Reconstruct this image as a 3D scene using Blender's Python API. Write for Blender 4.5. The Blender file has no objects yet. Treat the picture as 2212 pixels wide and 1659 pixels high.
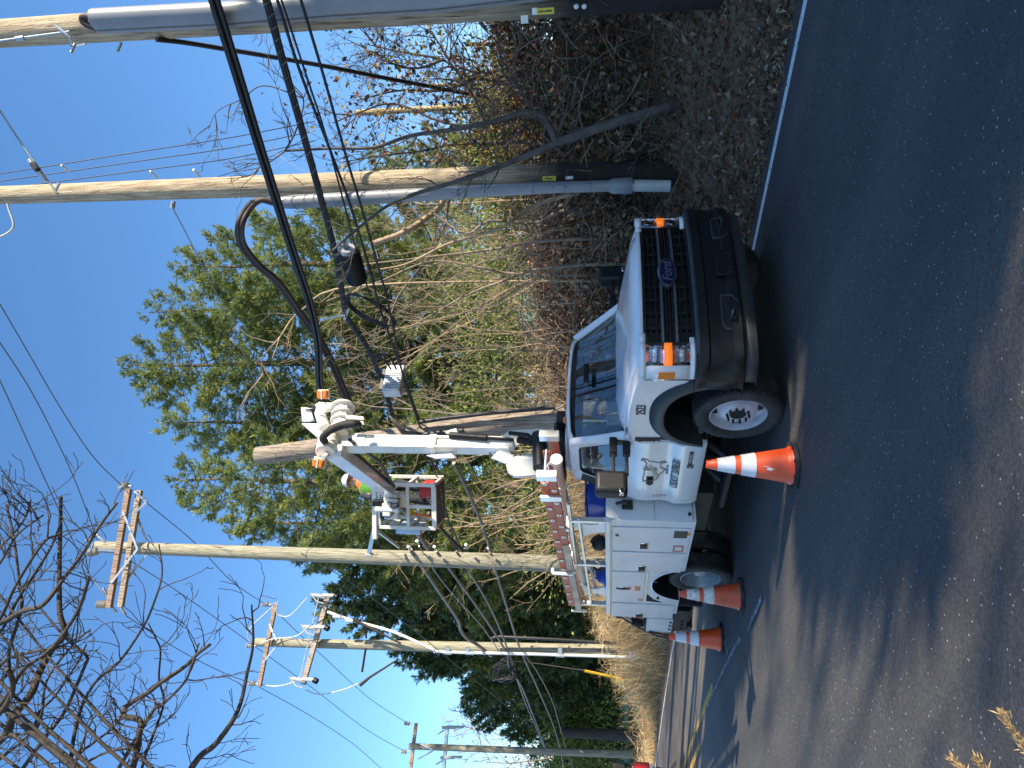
import bpy, math, random
import numpy as np
from mathutils import Vector, Matrix
R = math.radians
sc = bpy.context.scene
COL = sc.collection
# ---------------------------------------------------------------- camera
F, CU, CV, PITCH, EYE = 1534.0, 829.5, 1106.0, math.atan(212/1534.0), 1.505
cam_d = bpy.data.cameras.new('camera'); cam = bpy.data.objects.new('camera', cam_d); COL.objects.link(cam)
cam_d.sensor_fit = 'HORIZONTAL'; cam_d.sensor_width = 36.0; cam_d.lens = 36.0*F/2212.0
cam_d.clip_start = 0.05; cam_d.clip_end = 3000
sp, cp = math.sin(PITCH), math.cos(PITCH)
fw = Vector((0, cp, sp)); up = Vector((0, -sp, cp)); rt = Vector((1, 0, 0))
M = Matrix((-up, rt, -fw)).transposed().to_4x4()      # the phone was held sideways: picture left is up
M.translation = Vector((0, 0, EYE)); cam.matrix_world = M
sc.camera = cam
# ---------------------------------------------------------------- light
SUN_AZ, SUN_EL = R(118), R(28)
SV = Vector((math.sin(SUN_AZ)*math.cos(SUN_EL), math.cos(SUN_AZ)*math.cos(SUN_EL), math.sin(SUN_EL)))
w = bpy.data.worlds.new('World'); sc.world = w; w.use_nodes = True
nt = w.node_tree; nt.nodes.clear()
sky = nt.nodes.new('ShaderNodeTexSky'); sky.sky_type = 'NISHITA'; sky.sun_disc = False
sky.sun_elevation = SUN_EL; sky.sun_rotation = SUN_AZ; sky.altitude = 50
sky.air_density = 1.0; sky.dust_density = 0.15; sky.ozone_density = 3.5
bg = nt.nodes.new('ShaderNodeBackground'); bg.inputs[1].default_value = 0.15
wo = nt.nodes.new('ShaderNodeOutputWorld')
hs = nt.nodes.new('ShaderNodeHueSaturation'); hs.inputs['Saturation'].default_value = 1.14; nt.links.new(sky.outputs[0], hs.inputs['Color']); nt.links.new(hs.outputs[0], bg.inputs[0]); nt.links.new(bg.outputs[0], wo.inputs[0])
sl = bpy.data.lights.new('sun', 'SUN'); sl.energy = 5.0; sl.angle = R(0.6); sl.color = (1, .87, .68)
so = bpy.data.objects.new('sun', sl); COL.objects.link(so)
so.rotation_euler = (-SV).to_track_quat('-Z', 'Y').to_euler(); so.location = SV*60
sc.view_settings.view_transform = 'Standard'; sc.view_settings.look = 'None'
sc.view_settings.exposure = 1.0; sc.view_settings.gamma = 1
sc.render.film_transparent = False
try:
    sc.cycles.max_bounces = 8; sc.cycles.transparent_max_bounces = 24
    sc.cycles.use_denoising = True
except Exception: pass
# ---------------------------------------------------------------- places
def P(u, v, Y):                      # a point seen at upright pixel (u, v) standing Y metres ahead
    r = (u-CU)/F; q = -(v-CV)/F
    y = cp-q*sp; z = sp+q*cp; k = Y/y
    return Vector((r*k, Y, EYE+z*k))
def I(x, y, Y): return P(1659-y, x, Y)
DS = Vector((-.606, .795, 0)); DT = Vector((.795, .606, 0))   # along the road (away), across it (to the right)
def off(s):
    q = max(0., s-10.)
    return -.0048*q*q if q < 30 else -.0048*900-.288*(q-30)
def RW(s, t, z=0.):
    tt = t+off(s)
    return Vector((DS.x*s+DT.x*tt, DS.y*s+DT.y*tt, z))
def ST(x, y):
    s = -.606*x+.795*y; return s, .795*x+.606*y-off(s)
def lineY(y, t):                     # depth of the line parallel to the road at offset t, seen at picture row y
    r = (1659-y-CU)/F
    return t/max(.05, .606+.795*r)
def C(x, y, t=6.6): return I(x, y, lineY(y, t))
def sm(a):
    a = min(1., max(0., a)); return a*a*(3-2*a)
def bankh(s):
    if s < 11: b = 2.35
    elif s < 20: b = 2.35-.6*sm((s-11)/9)
    else: b = 1.75-1.66*sm((s-20)/7)
    return b
def terr(s, t):
    if t > 6.1:
        z = bankh(s)*(.35*sm((t-6.2)/1.6)+.65*sm((t-6.6)/3.6))
        if t > 13: z *= 1-.75*sm((t-13)/10)
        return z+.03*math.sin(s*2.1+t*1.3)*min(1, (t-6.1))
    if t < -.35: return .06*sm((-.35-t)/1.0)
    return -.03
def gz(x, y):
    s, t = ST(x, y); return terr(s, t)
# ---------------------------------------------------------------- mesh builder
class MB:
    def __init__(s): s.v = []; s.f = []; s.m = []
    def add(s, vs, fs, mi=0):
        o = len(s.v); s.v.extend([tuple(a) for a in vs])
        for f in fs: s.f.append(tuple(i+o for i in f)); s.m.append(mi)
        return s
    def box(s, x0, x1, y0, y1, z0, z1, mi=0, M=None):
        vs = [Vector((x, y, z)) for x in (x0, x1) for y in (y0, y1) for z in (z0, z1)]
        if M: vs = [M @ a for a in vs]
        return s.add(vs, [(0,1,3,2),(4,6,7,5),(0,4,5,1),(2,3,7,6),(0,2,6,4),(1,5,7,3)], mi)
    def bar(s, a, b, w, h, mi=0, upv=None):      # rectangular bar a->b
        a, b = Vector(a), Vector(b); d = (b-a).normalized()
        u0 = Vector(upv) if upv else (Vector((0,0,1)) if abs(d.z) < .95 else Vector((1,0,0)))
        x = d.cross(u0).normalized(); y = x.cross(d).normalized()
        vs = [p+x*i*w/2+y*j*h/2 for p in (a, b) for i, j in ((-1,-1),(1,-1),(1,1),(-1,1))]
        return s.add(vs, [(3,2,1,0),(4,5,6,7),(0,1,5,4),(1,2,6,5),(2,3,7,6),(3,0,4,7)], mi)
    def tube(s, pts, r, n=8, mi=0, cap=True):
        pts = [Vector(p) for p in pts]; k = len(pts)
        rs = r if isinstance(r, (list, tuple)) else [r]*k
        t0 = (pts[1]-pts[0]).normalized()
        x = t0.cross(Vector((0,0,1)) if abs(t0.z) < .9 else Vector((1,0,0))).normalized()
        vs = []
        for i in range(k):
            d = (pts[min(i+1, k-1)]-pts[max(i-1, 0)])
            d = d.normalized() if d.length > 1e-9 else t0
            x = (x-d*x.dot(d)); x = x.normalized() if x.length > 1e-6 else d.orthogonal().normalized()
            y = d.cross(x)
            for j in range(n):
                a = 2*math.pi*j/n; vs.append(pts[i]+(x*math.cos(a)+y*math.sin(a))*rs[i])
        fs = [(i*n+j, i*n+(j+1)%n, (i+1)*n+(j+1)%n, (i+1)*n+j) for i in range(k-1) for j in range(n)]
        if cap: fs += [tuple(range(n-1, -1, -1)), tuple(range((k-1)*n, k*n))]
        return s.add(vs, fs, mi)
    def cyl(s, a, b, r, n=16, mi=0, r2=None): return s.tube([a, b], [r, r if r2 is None else r2], n, mi)
    def prism(s, poly, ax, a, b, mi=0):          # 2D outline extruded along axis ax
        def mk(p, w): 
            return {'x': (w, p[0], p[1]), 'y': (p[0], w, p[1]), 'z': (p[0], p[1], w)}[ax]
        n = len(poly); vs = [mk(p, a) for p in poly]+[mk(p, b) for p in poly]
        fs = [tuple(range(n)), tuple(range(2*n-1, n-1, -1))]+[(i, i+n, (i+1)%n+n, (i+1)%n) for i in range(n)]
        return s.add(vs, fs, mi)
    def ring(s, A, B, th, mi=0):                 # band between closed outlines A and B (3D), thickened by vector th
        n = len(A); th = Vector(th)
        vs = [Vector(p) for p in A]+[Vector(p) for p in B]; vs += [p+th for p in vs]
        fs = []
        for i in range(n):
            j = (i+1)%n
            fs += [(i, j, n+j, n+i), (2*n+i, 3*n+i, 3*n+j, 2*n+j), (i, 2*n+i, 2*n+j, j), (n+i, n+j, 3*n+j, 3*n+i)]
        return s.add(vs, fs, mi)
    def lathe(s, prof, n=24, o=(0,0,0), ax='z', mi=0):
        o = Vector(o); vs = []
        for r, h in prof:
            for j in range(n):
                a = 2*math.pi*j/n; c, q = r*math.cos(a), r*math.sin(a)
                vs.append(o+Vector({'z': (c, q, h), 'y': (c, h, -q), 'x': (h, c, q)}[ax]))
        k = len(prof)
        fs = [(i*n+j, i*n+(j+1)%n, (i+1)*n+(j+1)%n, (i+1)*n+j) for i in range(k-1) for j in range(n)]
        return s.add(vs, fs, mi)
    def grid(s, rows, mi=0, closed=False):
        m, n = len(rows), len(rows[0]); vs = [p for r in rows for p in r]
        fs = [(i*n+j, i*n+(j+1)%n, (i+1)*n+(j+1)%n, (i+1)*n+j) for i in range(m-1) for j in range(n if closed else n-1)]
        return s.add(vs, fs, mi)
    def ball(s, c, r, n=12, m=8, mi=0, sc=(1,1,1)):
        c = Vector(c)
        rows = [[c+Vector((r*sc[0]*math.sin(math.pi*i/m)*math.cos(2*math.pi*j/n), r*sc[1]*math.sin(math.pi*i/m)*math.sin(2*math.pi*j/n), r*sc[2]*math.cos(math.pi*i/m))) for j in range(n)] for i in range(m+1)]
        return s.grid(rows, mi, True)
    def mirror_y(s):
        o = len(s.v); fs = list(s.f); ms = list(s.m)
        s.v += [(x, -y, z) for x, y, z in s.v[:o]]
        for f, m in zip(fs, ms): s.f.append(tuple(i+o for i in reversed(f))); s.m.append(m)
        return s
    def each(s, name, *a, **k):                  # one object per connected piece
        par = list(range(len(s.v)))
        def fd(i):
            while par[i] != i: par[i] = par[par[i]]; i = par[i]
            return i
        for f in s.f:
            r0 = fd(f[0])
            for i in f[1:]: par[fd(i)] = r0
        gr = {}
        for f, m in zip(s.f, s.m): gr.setdefault(fd(f[0]), []).append((f, m))
        out = []
        for fs in gr.values():
            ids = sorted({i for f, _ in fs for i in f}); mp = {i: n for n, i in enumerate(ids)}; q = MB()
            q.v = [s.v[i] for i in ids]; q.f = [tuple(mp[i] for i in f) for f, _ in fs]; q.m = [m for _, m in fs]; out.append(q.build(name, *a, **k))
        return out
    def build(s, name, mats, parent=None, smooth=40, bevel=0, seg=2, fixn=True, solid=0):
        me = bpy.data.meshes.new(name); me.from_pydata(s.v, [], s.f)
        mats = mats if isinstance(mats, (list, tuple)) else [mats]
        for m in mats: me.materials.append(m)
        if len(mats) > 1: me.polygons.foreach_set('material_index', s.m)
        if fixn:
            import bmesh
            b = bmesh.new(); b.from_mesh(me); bmesh.ops.recalc_face_normals(b, faces=b.faces); b.to_mesh(me); b.free()
        if smooth:
            me.polygons.foreach_set('use_smooth', [True]*len(me.polygons)); me.set_sharp_from_angle(angle=R(smooth))
        me.update()
        o = bpy.data.objects.new(name, me); COL.objects.link(o)
        if parent: o.parent = parent
        if solid:
            q = o.modifiers.new('s', 'SOLIDIFY'); q.thickness = solid; q.offset = 0
        if bevel:
            q = o.modifiers.new('b', 'BEVEL'); q.width = bevel; q.segments = seg; q.limit_method = 'ANGLE'; q.angle_limit = R(35); q.harden_normals = False
        return o
def npmesh(name, V, Fc, mats, mi=None, parent=None, smooth=False):
    me = bpy.data.meshes.new(name); n, k = Fc.shape
    me.vertices.add(len(V)); me.vertices.foreach_set('co', np.asarray(V, dtype=np.float32).ravel())
    me.loops.add(n*k); me.loops.foreach_set('vertex_index', Fc.astype(np.int32).ravel())
    me.polygons.add(n); me.polygons.foreach_set('loop_start', np.arange(0, n*k, k, dtype=np.int32))
    mats = mats if isinstance(mats, (list, tuple)) else [mats]
    for m in mats: me.materials.append(m)
    if mi is not None: me.polygons.foreach_set('material_index', mi.astype(np.int32))
    if smooth: me.polygons.foreach_set('use_smooth', np.ones(n, dtype=bool))
    me.update(calc_edges=True)
    o = bpy.data.objects.new(name, me); COL.objects.link(o)
    if parent: o.parent = parent
    return o
def tag(o, label, cat, group=None):
    o['label'] = label; o['category'] = cat
    if group: o['group'] = group
    return o
def kind(o, k): o['kind'] = k; return o
def empty(name, loc, label, cat, group=None, rz=0):
    o = bpy.data.objects.new(name, None); COL.objects.link(o); o.location = loc; o.rotation_euler = (0, 0, rz)
    o.empty_display_size = .2
    return tag(o, label, cat, group)
def local(o, p): 
    return o.matrix_basis.inverted() @ Vector(p)
def dup(root):
    def rec(o, par):
        c = o.copy(); COL.objects.link(c)
        if par: c.parent = par
        for ch in o.children: rec(ch, c)
        return c
    return rec(root, None)
def spline(pts, n=6):                # Catmull-Rom through points
    pts = [Vector(p) for p in pts]; q = [pts[0]*2-pts[1]]+pts+[pts[-1]*2-pts[-2]]; out = []
    for i in range(1, len(q)-2):
        a, b, c, d = q[i-1:i+3]
        for j in range(n):
            t = j/n
            out.append(.5*((2*b)+(c-a)*t+(2*a-5*b+4*c-d)*t*t+(3*b-a-3*c+d)*t**3))
    return out+[pts[-1]]
def text_mesh(s, size, ext=.002, shear=0, bold=0, align='CENTER'):
    cu = bpy.data.curves.new('lettering', 'FONT'); cu.body = s; cu.size = size; cu.extrude = ext; cu.shear = shear
    cu.offset = bold; cu.align_x = align; cu.align_y = 'CENTER'; cu.resolution_u = 3
    o = bpy.data.objects.new('lettering', cu); COL.objects.link(o)
    dg = bpy.context.evaluated_depsgraph_get(); dg.update()
    me = bpy.data.meshes.new_from_object(o.evaluated_get(dg)); bpy.data.objects.remove(o); bpy.data.curves.remove(cu)
    return me
def lettering(s, pos, right, upv, size, m, parent=None, sx=1., shear=0, bold=0, ext=.002, name='lettering'):
    me = text_mesh(s, size, ext, shear, bold); right = Vector(right).normalized(); upv = Vector(upv).normalized()
    nn = right.cross(upv); T = Matrix((right*sx, upv, nn)).transposed().to_4x4(); T.translation = Vector(pos)
    me.transform(T); me.materials.clear(); me.materials.append(m); me.name = name
    o = bpy.data.objects.new(name, me); COL.objects.link(o)
    if parent: o.parent = parent
    return o
# ---------------------------------------------------------------- materials
def nodes(name):
    m = bpy.data.materials.new(name); m.use_nodes = True; t = m.node_tree
    return m, t, t.nodes['Principled BSDF']
def pm(name, col, rough=.5, metal=0., var=.08, scale=6., bump=0., bscale=40., coat=0., stretch=None, det=4., col2=None, dirt=None):
    m, t, b = nodes(name); N, L = t.nodes, t.links
    tc = N.new('ShaderNodeTexCoord'); mp = N.new('ShaderNodeMapping'); L.new(tc.outputs['Object'], mp.inputs[0])
    if stretch: mp.inputs['Scale'].default_value = stretch
    nz = N.new('ShaderNodeTexNoise'); nz.inputs['Scale'].default_value = scale; nz.inputs['Detail'].default_value = det
    L.new(mp.outputs[0], nz.inputs['Vector'])
    rp = N.new('ShaderNodeValToRGB'); rp.color_ramp.elements[0].position = .32; rp.color_ramp.elements[1].position = .68
    a = [max(0, c*(1-var)) for c in col]; d = [min(1, c*(1+var)) for c in col] if col2 is None else col2
    rp.color_ramp.elements[0].color = (*a, 1); rp.color_ramp.elements[1].color = (*d, 1)
    L.new(nz.outputs[0], rp.inputs[0]); out = rp.outputs[0]
    if dirt:                                       # streaky grime: (colour, amount, scale)
        n3 = N.new('ShaderNodeTexNoise'); n3.inputs['Scale'].default_value = dirt[2]; n3.inputs['Detail'].default_value = 8
        L.new(tc.outputs['Object'], n3.inputs['Vector'])
        r3 = N.new('ShaderNodeMapRange'); r3.inputs[1].default_value = .48; r3.inputs[2].default_value = .75; r3.inputs[4].default_value = dirt[1]
        L.new(n3.outputs[0], r3.inputs[0]); mx = N.new('ShaderNodeMixRGB'); mx.inputs[2].default_value = (*dirt[0], 1)
        L.new(r3.outputs[0], mx.inputs[0]); L.new(out, mx.inputs[1]); out = mx.outputs[0]
    L.new(out, b.inputs['Base Color'])
    b.inputs['Roughness'].default_value = rough; b.inputs['Metallic'].default_value = metal
    b.inputs['Coat Weight'].default_value = coat; b.inputs['Coat Roughness'].default_value = .08
    if bump:
        n2 = N.new('ShaderNodeTexNoise'); n2.inputs['Scale'].default_value = bscale; n2.inputs['Detail'].default_value = 5
        L.new(mp.outputs[0], n2.inputs['Vector']); bp = N.new('ShaderNodeBump'); bp.inputs['Strength'].default_value = bump; bp.inputs['Distance'].default_value = .02
        L.new(n2.outputs[0], bp.inputs['Height']); L.new(bp.outputs[0], b.inputs['Normal'])
    return m
def leafmat(name, c1, c2, scale=.9, trans=.35, rough=.6):
    m, t, b = nodes(name); N, L = t.nodes, t.links
    g = N.new('ShaderNodeNewGeometry'); nz = N.new('ShaderNodeTexNoise'); nz.inputs['Scale'].default_value = scale; nz.inputs['Detail'].default_value = 6
    L.new(g.outputs['Position'], nz.inputs['Vector'])
    ad = N.new('ShaderNodeMath'); ad.operation = 'MULTIPLY_ADD'; ad.inputs[1].default_value = .35; L.new(g.outputs['Random Per Island'], ad.inputs[0]); 
    sb = N.new('ShaderNodeMath'); sb.operation = 'SUBTRACT'; sb.inputs[1].default_value = .175; L.new(nz.outputs[0], sb.inputs[0]); L.new(sb.outputs[0], ad.inputs[2])
    rp = N.new('ShaderNodeValToRGB'); rp.color_ramp.elements[0].position = .3; rp.color_ramp.elements[1].position = .7
    rp.color_ramp.elements[0].color = (*c1, 1); rp.color_ramp.elements[1].color = (*c2, 1)
    L.new(ad.outputs[0], rp.inputs[0]); L.new(rp.outputs[0], b.inputs['Base Color']); b.inputs['Roughness'].default_value = rough
    b.inputs['Specular IOR Level'].default_value = .3
    if trans:
        tr = N.new('ShaderNodeBsdfTranslucent'); mx = N.new('ShaderNodeMixShader'); mx.inputs[0].default_value = trans
        L.new(rp.outputs[0], tr.inputs[0]); L.new(b.outputs[0], mx.inputs[1]); L.new(tr.outputs[0], mx.inputs[2])
        L.new(mx.outputs[0], N['Material Output'].inputs[0])
    return m
def glassmat(name, tint=(.55,.62,.62), rough=.02, op=.35):
    m, t, b = nodes(name); N, L = t.nodes, t.links; N.remove(b)
    gl = N.new('ShaderNodeBsdfGlossy'); gl.inputs['Roughness'].default_value = rough; gl.inputs['Color'].default_value = (1,1,1,1)
    tr = N.new('ShaderNodeBsdfTransparent'); tr.inputs[0].default_value = (*tint, 1)
    fr = N.new('ShaderNodeFresnel'); fr.inputs[0].default_value = 1.6
    mr = N.new('ShaderNodeMath'); mr.operation = 'MULTIPLY_ADD'; mr.inputs[1].default_value = .9; mr.inputs[2].default_value = .08; mr.use_clamp = True; L.new(fr.outputs[0], mr.inputs[0])
    mx = N.new('ShaderNodeMixShader'); L.new(mr.outputs[0], mx.inputs[0]); L.new(tr.outputs[0], mx.inputs[1]); L.new(gl.outputs[0], mx.inputs[2])
    L.new(mx.outputs[0], N['Material Output'].inputs[0]); return m
def glow(name, col, e):
    m, t, b = nodes(name); b.inputs['Base Color'].default_value = (*col, 1); b.inputs['Emission Color'].default_value = (*col, 1)
    b.inputs['Emission Strength'].default_value = e; b.inputs['Roughness'].default_value = .15; return m
WHITE = pm('white_paint', (.72,.72,.73), .22, 0, .03, 3, coat=.6, dirt=((.42,.38,.32), .28, 2.2))
BOXW = pm('box_white_paint', (.66,.67,.69), .30, 0, .05, 2.5, coat=.3, dirt=((.38,.34,.29), .35, 3.0))
CREAM = pm('boom_white_paint', (.76,.73,.66), .38, 0, .05, 3, dirt=((.35,.31,.26), .35, 3.5))
BLACK = pm('black_plastic', (.010,.0105,.012), .48, 0, .15, 12, bump=.05); BLACK.node_tree.nodes['Principled BSDF'].inputs['Specular IOR Level'].default_value = .28
DGREY = pm('dark_grey_plastic', (.026,.027,.030), .5, 0, .12, 8, bump=.05)
RUBBER = pm('rubber', (.016,.016,.017), .72, 0, .25, 14, bump=.15, bscale=60, dirt=((.10,.09,.08), .5, 5))
STEEL = pm('galvanised_steel', (.52,.54,.55), .42, .75, .12, 14, bump=.03)
ALU = pm('aluminium', (.62,.63,.63), .34, .8, .08, 10)
CHROME = pm('chrome', (.82,.83,.84), .08, 1, .02, 5)
DARKMETAL = pm('dark_steel', (.03,.031,.034), .55, .3, .2, 9, bump=.1)
AMBER = glow('amber_lamp', (.95,.20,.015), .38)
AMBERD = pm('amber_lens', (.75,.20,.02), .2, 0, .05)
REDL = pm('red_lens', (.55,.01,.015), .15, 0, .1, coat=.5)
GLASS = glassmat('window_glass')
DECAL = pm('dark_lettering', (.02,.02,.025), .5, 0, .05)
# ================================================================ SETTING
def asphalt():
    m, t, b = nodes('asphalt'); N, L = t.nodes, t.links
    g = N.new('ShaderNodeNewGeometry')
    def noise(sc, det=5, vec=None):
        n = N.new('ShaderNodeTexNoise'); n.inputs['Scale'].default_value = sc; n.inputs['Detail'].default_value = det
        L.new(vec or g.outputs['Position'], n.inputs['Vector']); return n.outputs[0]
    def ramp(x, p0, p1, c0, c1):
        r = N.new('ShaderNodeValToRGB'); e = r.color_ramp.elements; e[0].position = p0; e[1].position = p1
        e[0].color = (*c0, 1); e[1].color = (*c1, 1); L.new(x, r.inputs[0]); return r.outputs[0]
    def mix(kind, f, a, c):
        x = N.new('ShaderNodeMixRGB'); x.blend_type = kind
        if isinstance(f, float): x.inputs[0].default_value = f
        else: L.new(f, x.inputs[0])
        L.new(a, x.inputs[1]); 
        if isinstance(c, tuple): x.inputs[2].default_value = (*c, 1)
        else: L.new(c, x.inputs[2])
        return x.outputs[0]
    mp = N.new('ShaderNodeMapping'); mp.vector_type = 'POINT'; L.new(g.outputs['Position'], mp.inputs[0])
    mp.inputs['Rotation'].default_value = (0, 0, math.atan2(.606, .795)*-1)    # align with the road
    m2 = N.new('ShaderNodeMapping'); L.new(mp.outputs[0], m2.inputs[0]); m2.inputs['Scale'].default_value = (1.1, .12, 1)
    base = ramp(noise(.55, 6), .35, .65, (.052,.0495,.048), (.079,.074,.067))
    wear = ramp(noise(1.4, 5, m2.outputs[0]), .4, .68, (.85,.85,.87), (1.22,1.19,1.14))
    base = mix('MULTIPLY', 1.0, base, wear)
    grit = ramp(noise(70, 4), .34, .70, (.60,.60,.61), (1.48,1.46,1.42))
    base = mix('MULTIPLY', 1.0, base, grit)
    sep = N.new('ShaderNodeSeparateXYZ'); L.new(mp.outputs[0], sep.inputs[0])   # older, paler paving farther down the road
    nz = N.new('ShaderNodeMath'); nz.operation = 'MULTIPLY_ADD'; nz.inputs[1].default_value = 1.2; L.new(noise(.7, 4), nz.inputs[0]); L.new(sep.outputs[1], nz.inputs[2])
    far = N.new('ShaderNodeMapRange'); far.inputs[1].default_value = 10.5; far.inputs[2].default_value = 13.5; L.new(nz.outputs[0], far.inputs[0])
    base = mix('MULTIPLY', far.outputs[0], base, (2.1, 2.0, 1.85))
    vo = N.new('ShaderNodeTexVoronoi'); vo.inputs['Scale'].default_value = 34; L.new(g.outputs['Position'], vo.inputs['Vector'])
    lt = N.new('ShaderNodeMath'); lt.operation = 'LESS_THAN'; lt.inputs[1].default_value = .15; L.new(vo.outputs['Distance'], lt.inputs[0])
    wn = N.new('ShaderNodeTexWhiteNoise'); L.new(vo.outputs['Position'], wn.inputs[0])
    gt = N.new('ShaderNodeMath'); gt.operation = 'GREATER_THAN'; gt.inputs[1].default_value = .76; L.new(wn.outputs[0], gt.inputs[0])
    mu = N.new('ShaderNodeMath'); mu.operation = 'MULTIPLY'; L.new(lt.outputs[0], mu.inputs[0]); L.new(gt.outputs[0], mu.inputs[1])
    base = mix('MIX', mu.outputs[0], base, (.44,.43,.42))
    L.new(base, b.inputs['Base Color']); b.inputs['Roughness'].default_value = .78
    bp = N.new('ShaderNodeBump'); bp.inputs['Strength'].default_value = .55; bp.inputs['Distance'].default_value = .006
    L.new(noise(140, 3), bp.inputs['Height']); L.new(bp.outputs[0], b.inputs['Normal'])
    return m
def linepaint(name, col, thr):
    m, t, b = nodes(name); N, L = t.nodes, t.links
    g = N.new('ShaderNodeNewGeometry'); n = N.new('ShaderNodeTexNoise'); n.inputs['Scale'].default_value = 22; n.inputs['Detail'].default_value = 6
    L.new(g.outputs['Position'], n.inputs['Vector']); r = N.new('ShaderNodeValToRGB'); e = r.color_ramp.elements
    e[0].position = thr; e[1].position = thr+.12; e[0].color = (.07,.07,.07,1); e[1].color = (*col, 1)
    L.new(n.outputs[0], r.inputs[0]); L.new(r.outputs[0], b.inputs['Base Color']); b.inputs['Roughness'].default_value = .7; return m
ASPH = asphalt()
SOIL = pm('leafy_soil', (.12,.072,.042), .95, 0, .5, 14, bump=.8, bscale=18, col2=(.22,.145,.088), dirt=((.05,.055,.025), .6, 1.1))
# ground: one sheet to the horizon
ss = np.concatenate([np.linspace(-900,-40,8), np.linspace(-30,-4,8), np.arange(-3,46,.6), np.linspace(48,90,10), np.linspace(110,1500,10)])
ts = np.concatenate([np.linspace(-1200,-30,8), np.linspace(-20,-1.5,8), np.array([-1.,-.6,-.36,-.3]), np.array([3.,6.0,6.12]), np.arange(6.3,16,.35), np.linspace(16.5,30,12), np.linspace(40,1500,10)])
mb = MB(); mb.grid([[RW(s, t, terr(s, t)) for t in ts] for s in ss])
kind(mb.build('ground', SOIL, smooth=60, fixn=False), 'structure')
mb = MB(); sr = np.concatenate([np.linspace(-60,0,8), np.arange(1,60,1.), np.linspace(64,130,12)])
mb.grid([[RW(s, t, .012*math.sin(max(0,min(1,(t+.2)/6.3))*math.pi)) for t in (-.32,.8,1.9,3.,4.1,5.2,6.14)] for s in sr])
o = mb.build('road', ASPH, smooth=60, fixn=False); kind(o, 'structure')
def strip(name, t0, w, s0, s1, m, z=.016, n=60):
    b = MB(); rows = []
    for i in range(n+1):
        s = s0+(s1-s0)*i/n; rows.append([RW(s, t0-w/2, z), RW(s, t0+w/2, z)])
    b.grid(rows); return kind(b.build(name, m, smooth=0, fixn=False), 'structure')
WLINE = linepaint('white_line_paint', (.80,.79,.76), .30); YLINE = linepaint('yellow_line_paint', (.62,.36,.05), .36)
strip('edge_line', 5.86, .105, -30, 90, WLINE, .006)
strip('centre_line', 2.98, .13, 11.2, 90, YLINE, .018); strip('centre_line', 2.66, .13, 13.4, 90, YLINE, .018)
CHALK = linepaint('survey_paint', (.30,.33,.38), .46)
def mark(pts, w):
    pts = spline(pts, 6); b = MB(); rows = []
    for i, p in enumerate(pts):
        d = (pts[min(i+1,len(pts)-1)]-pts[max(i-1,0)]).normalized(); q = Vector((d.y, -d.x, 0))
        rows.append([p-q*w/2, p+q*w/2])
    b.grid(rows); kind(b.build('road_marking', CHALK, smooth=0, fixn=False), 'structure')
def G(x, y, z=.019):                 # a point on the road
    p = I(x, y, 10); d = p-Vector((0,0,EYE)); k = (z-EYE)/d.z; return Vector((0,0,EYE))+d*k
mark([G(1566,1382), G(1572,1415), G(1577,1446)], .05); mark([G(1600,1378), G(1585,1402), G(1570,1432), G(1552,1470), G(1536,1510), G(1520,1550)], .06)
mark([G(1645,1290), G(1632,1320), G(1615,1362)], .06)
# ---- ground cover
rng = np.random.default_rng(7)
def rot_basis(d):
    d = d/np.linalg.norm(d, axis=1, keepdims=True); a = np.where(np.abs(d[:,2:3])<.9, [[0,0,1.]], [[1.,0,0]])
    x = np.cross(d, a); x /= np.linalg.norm(x, axis=1, keepdims=True); return d, x, np.cross(x, d)
def leaves(name, Pt, L, W, mats, upb=.0, parent=None, flat=0., seed=1, axis=None):
    """leaf-shaped faces (a folded kite of two triangles each side) at points Pt"""
    g = np.random.default_rng(seed); n = len(Pt); d = g.normal(size=(n,3)) if axis is None else axis+g.normal(size=(n,3))*.45
    d[:,2] = d[:,2]*(1-flat)+upb; d, x, y = rot_basis(d); L = np.asarray(L)*(.6+.8*g.random(n)); Wd = L*W
    a = g.random(n)*2*math.pi if not flat else g.normal(size=n)*.5
    xx = x*np.cos(a)[:,None]+y*np.sin(a)[:,None]; nn = np.cross(xx, d)
    fold = (.15+.25*g.random(n))[:,None]*Wd[:,None]
    V = np.stack([Pt, Pt+d*(L*.45)[:,None]+xx*Wd[:,None]*.5+nn*fold, Pt+d*L[:,None], Pt+d*(L*.45)[:,None]-xx*Wd[:,None]*.5+nn*fold], 1).reshape(-1,3)
    Fc = (np.arange(n)[:,None]*4+np.array([[0,1,2,3]]))
    Fc = np.concatenate([np.arange(n)[:,None]*4+np.array([[0,1,2]]), np.arange(n)[:,None]*4+np.array([[0,2,3]])])
    mi = g.integers(0, len(mats), n) if isinstance(mats, (list,tuple)) else None
    return npmesh(name, V, Fc, mats, None if mi is None else np.concatenate([mi, mi]), parent)
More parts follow.
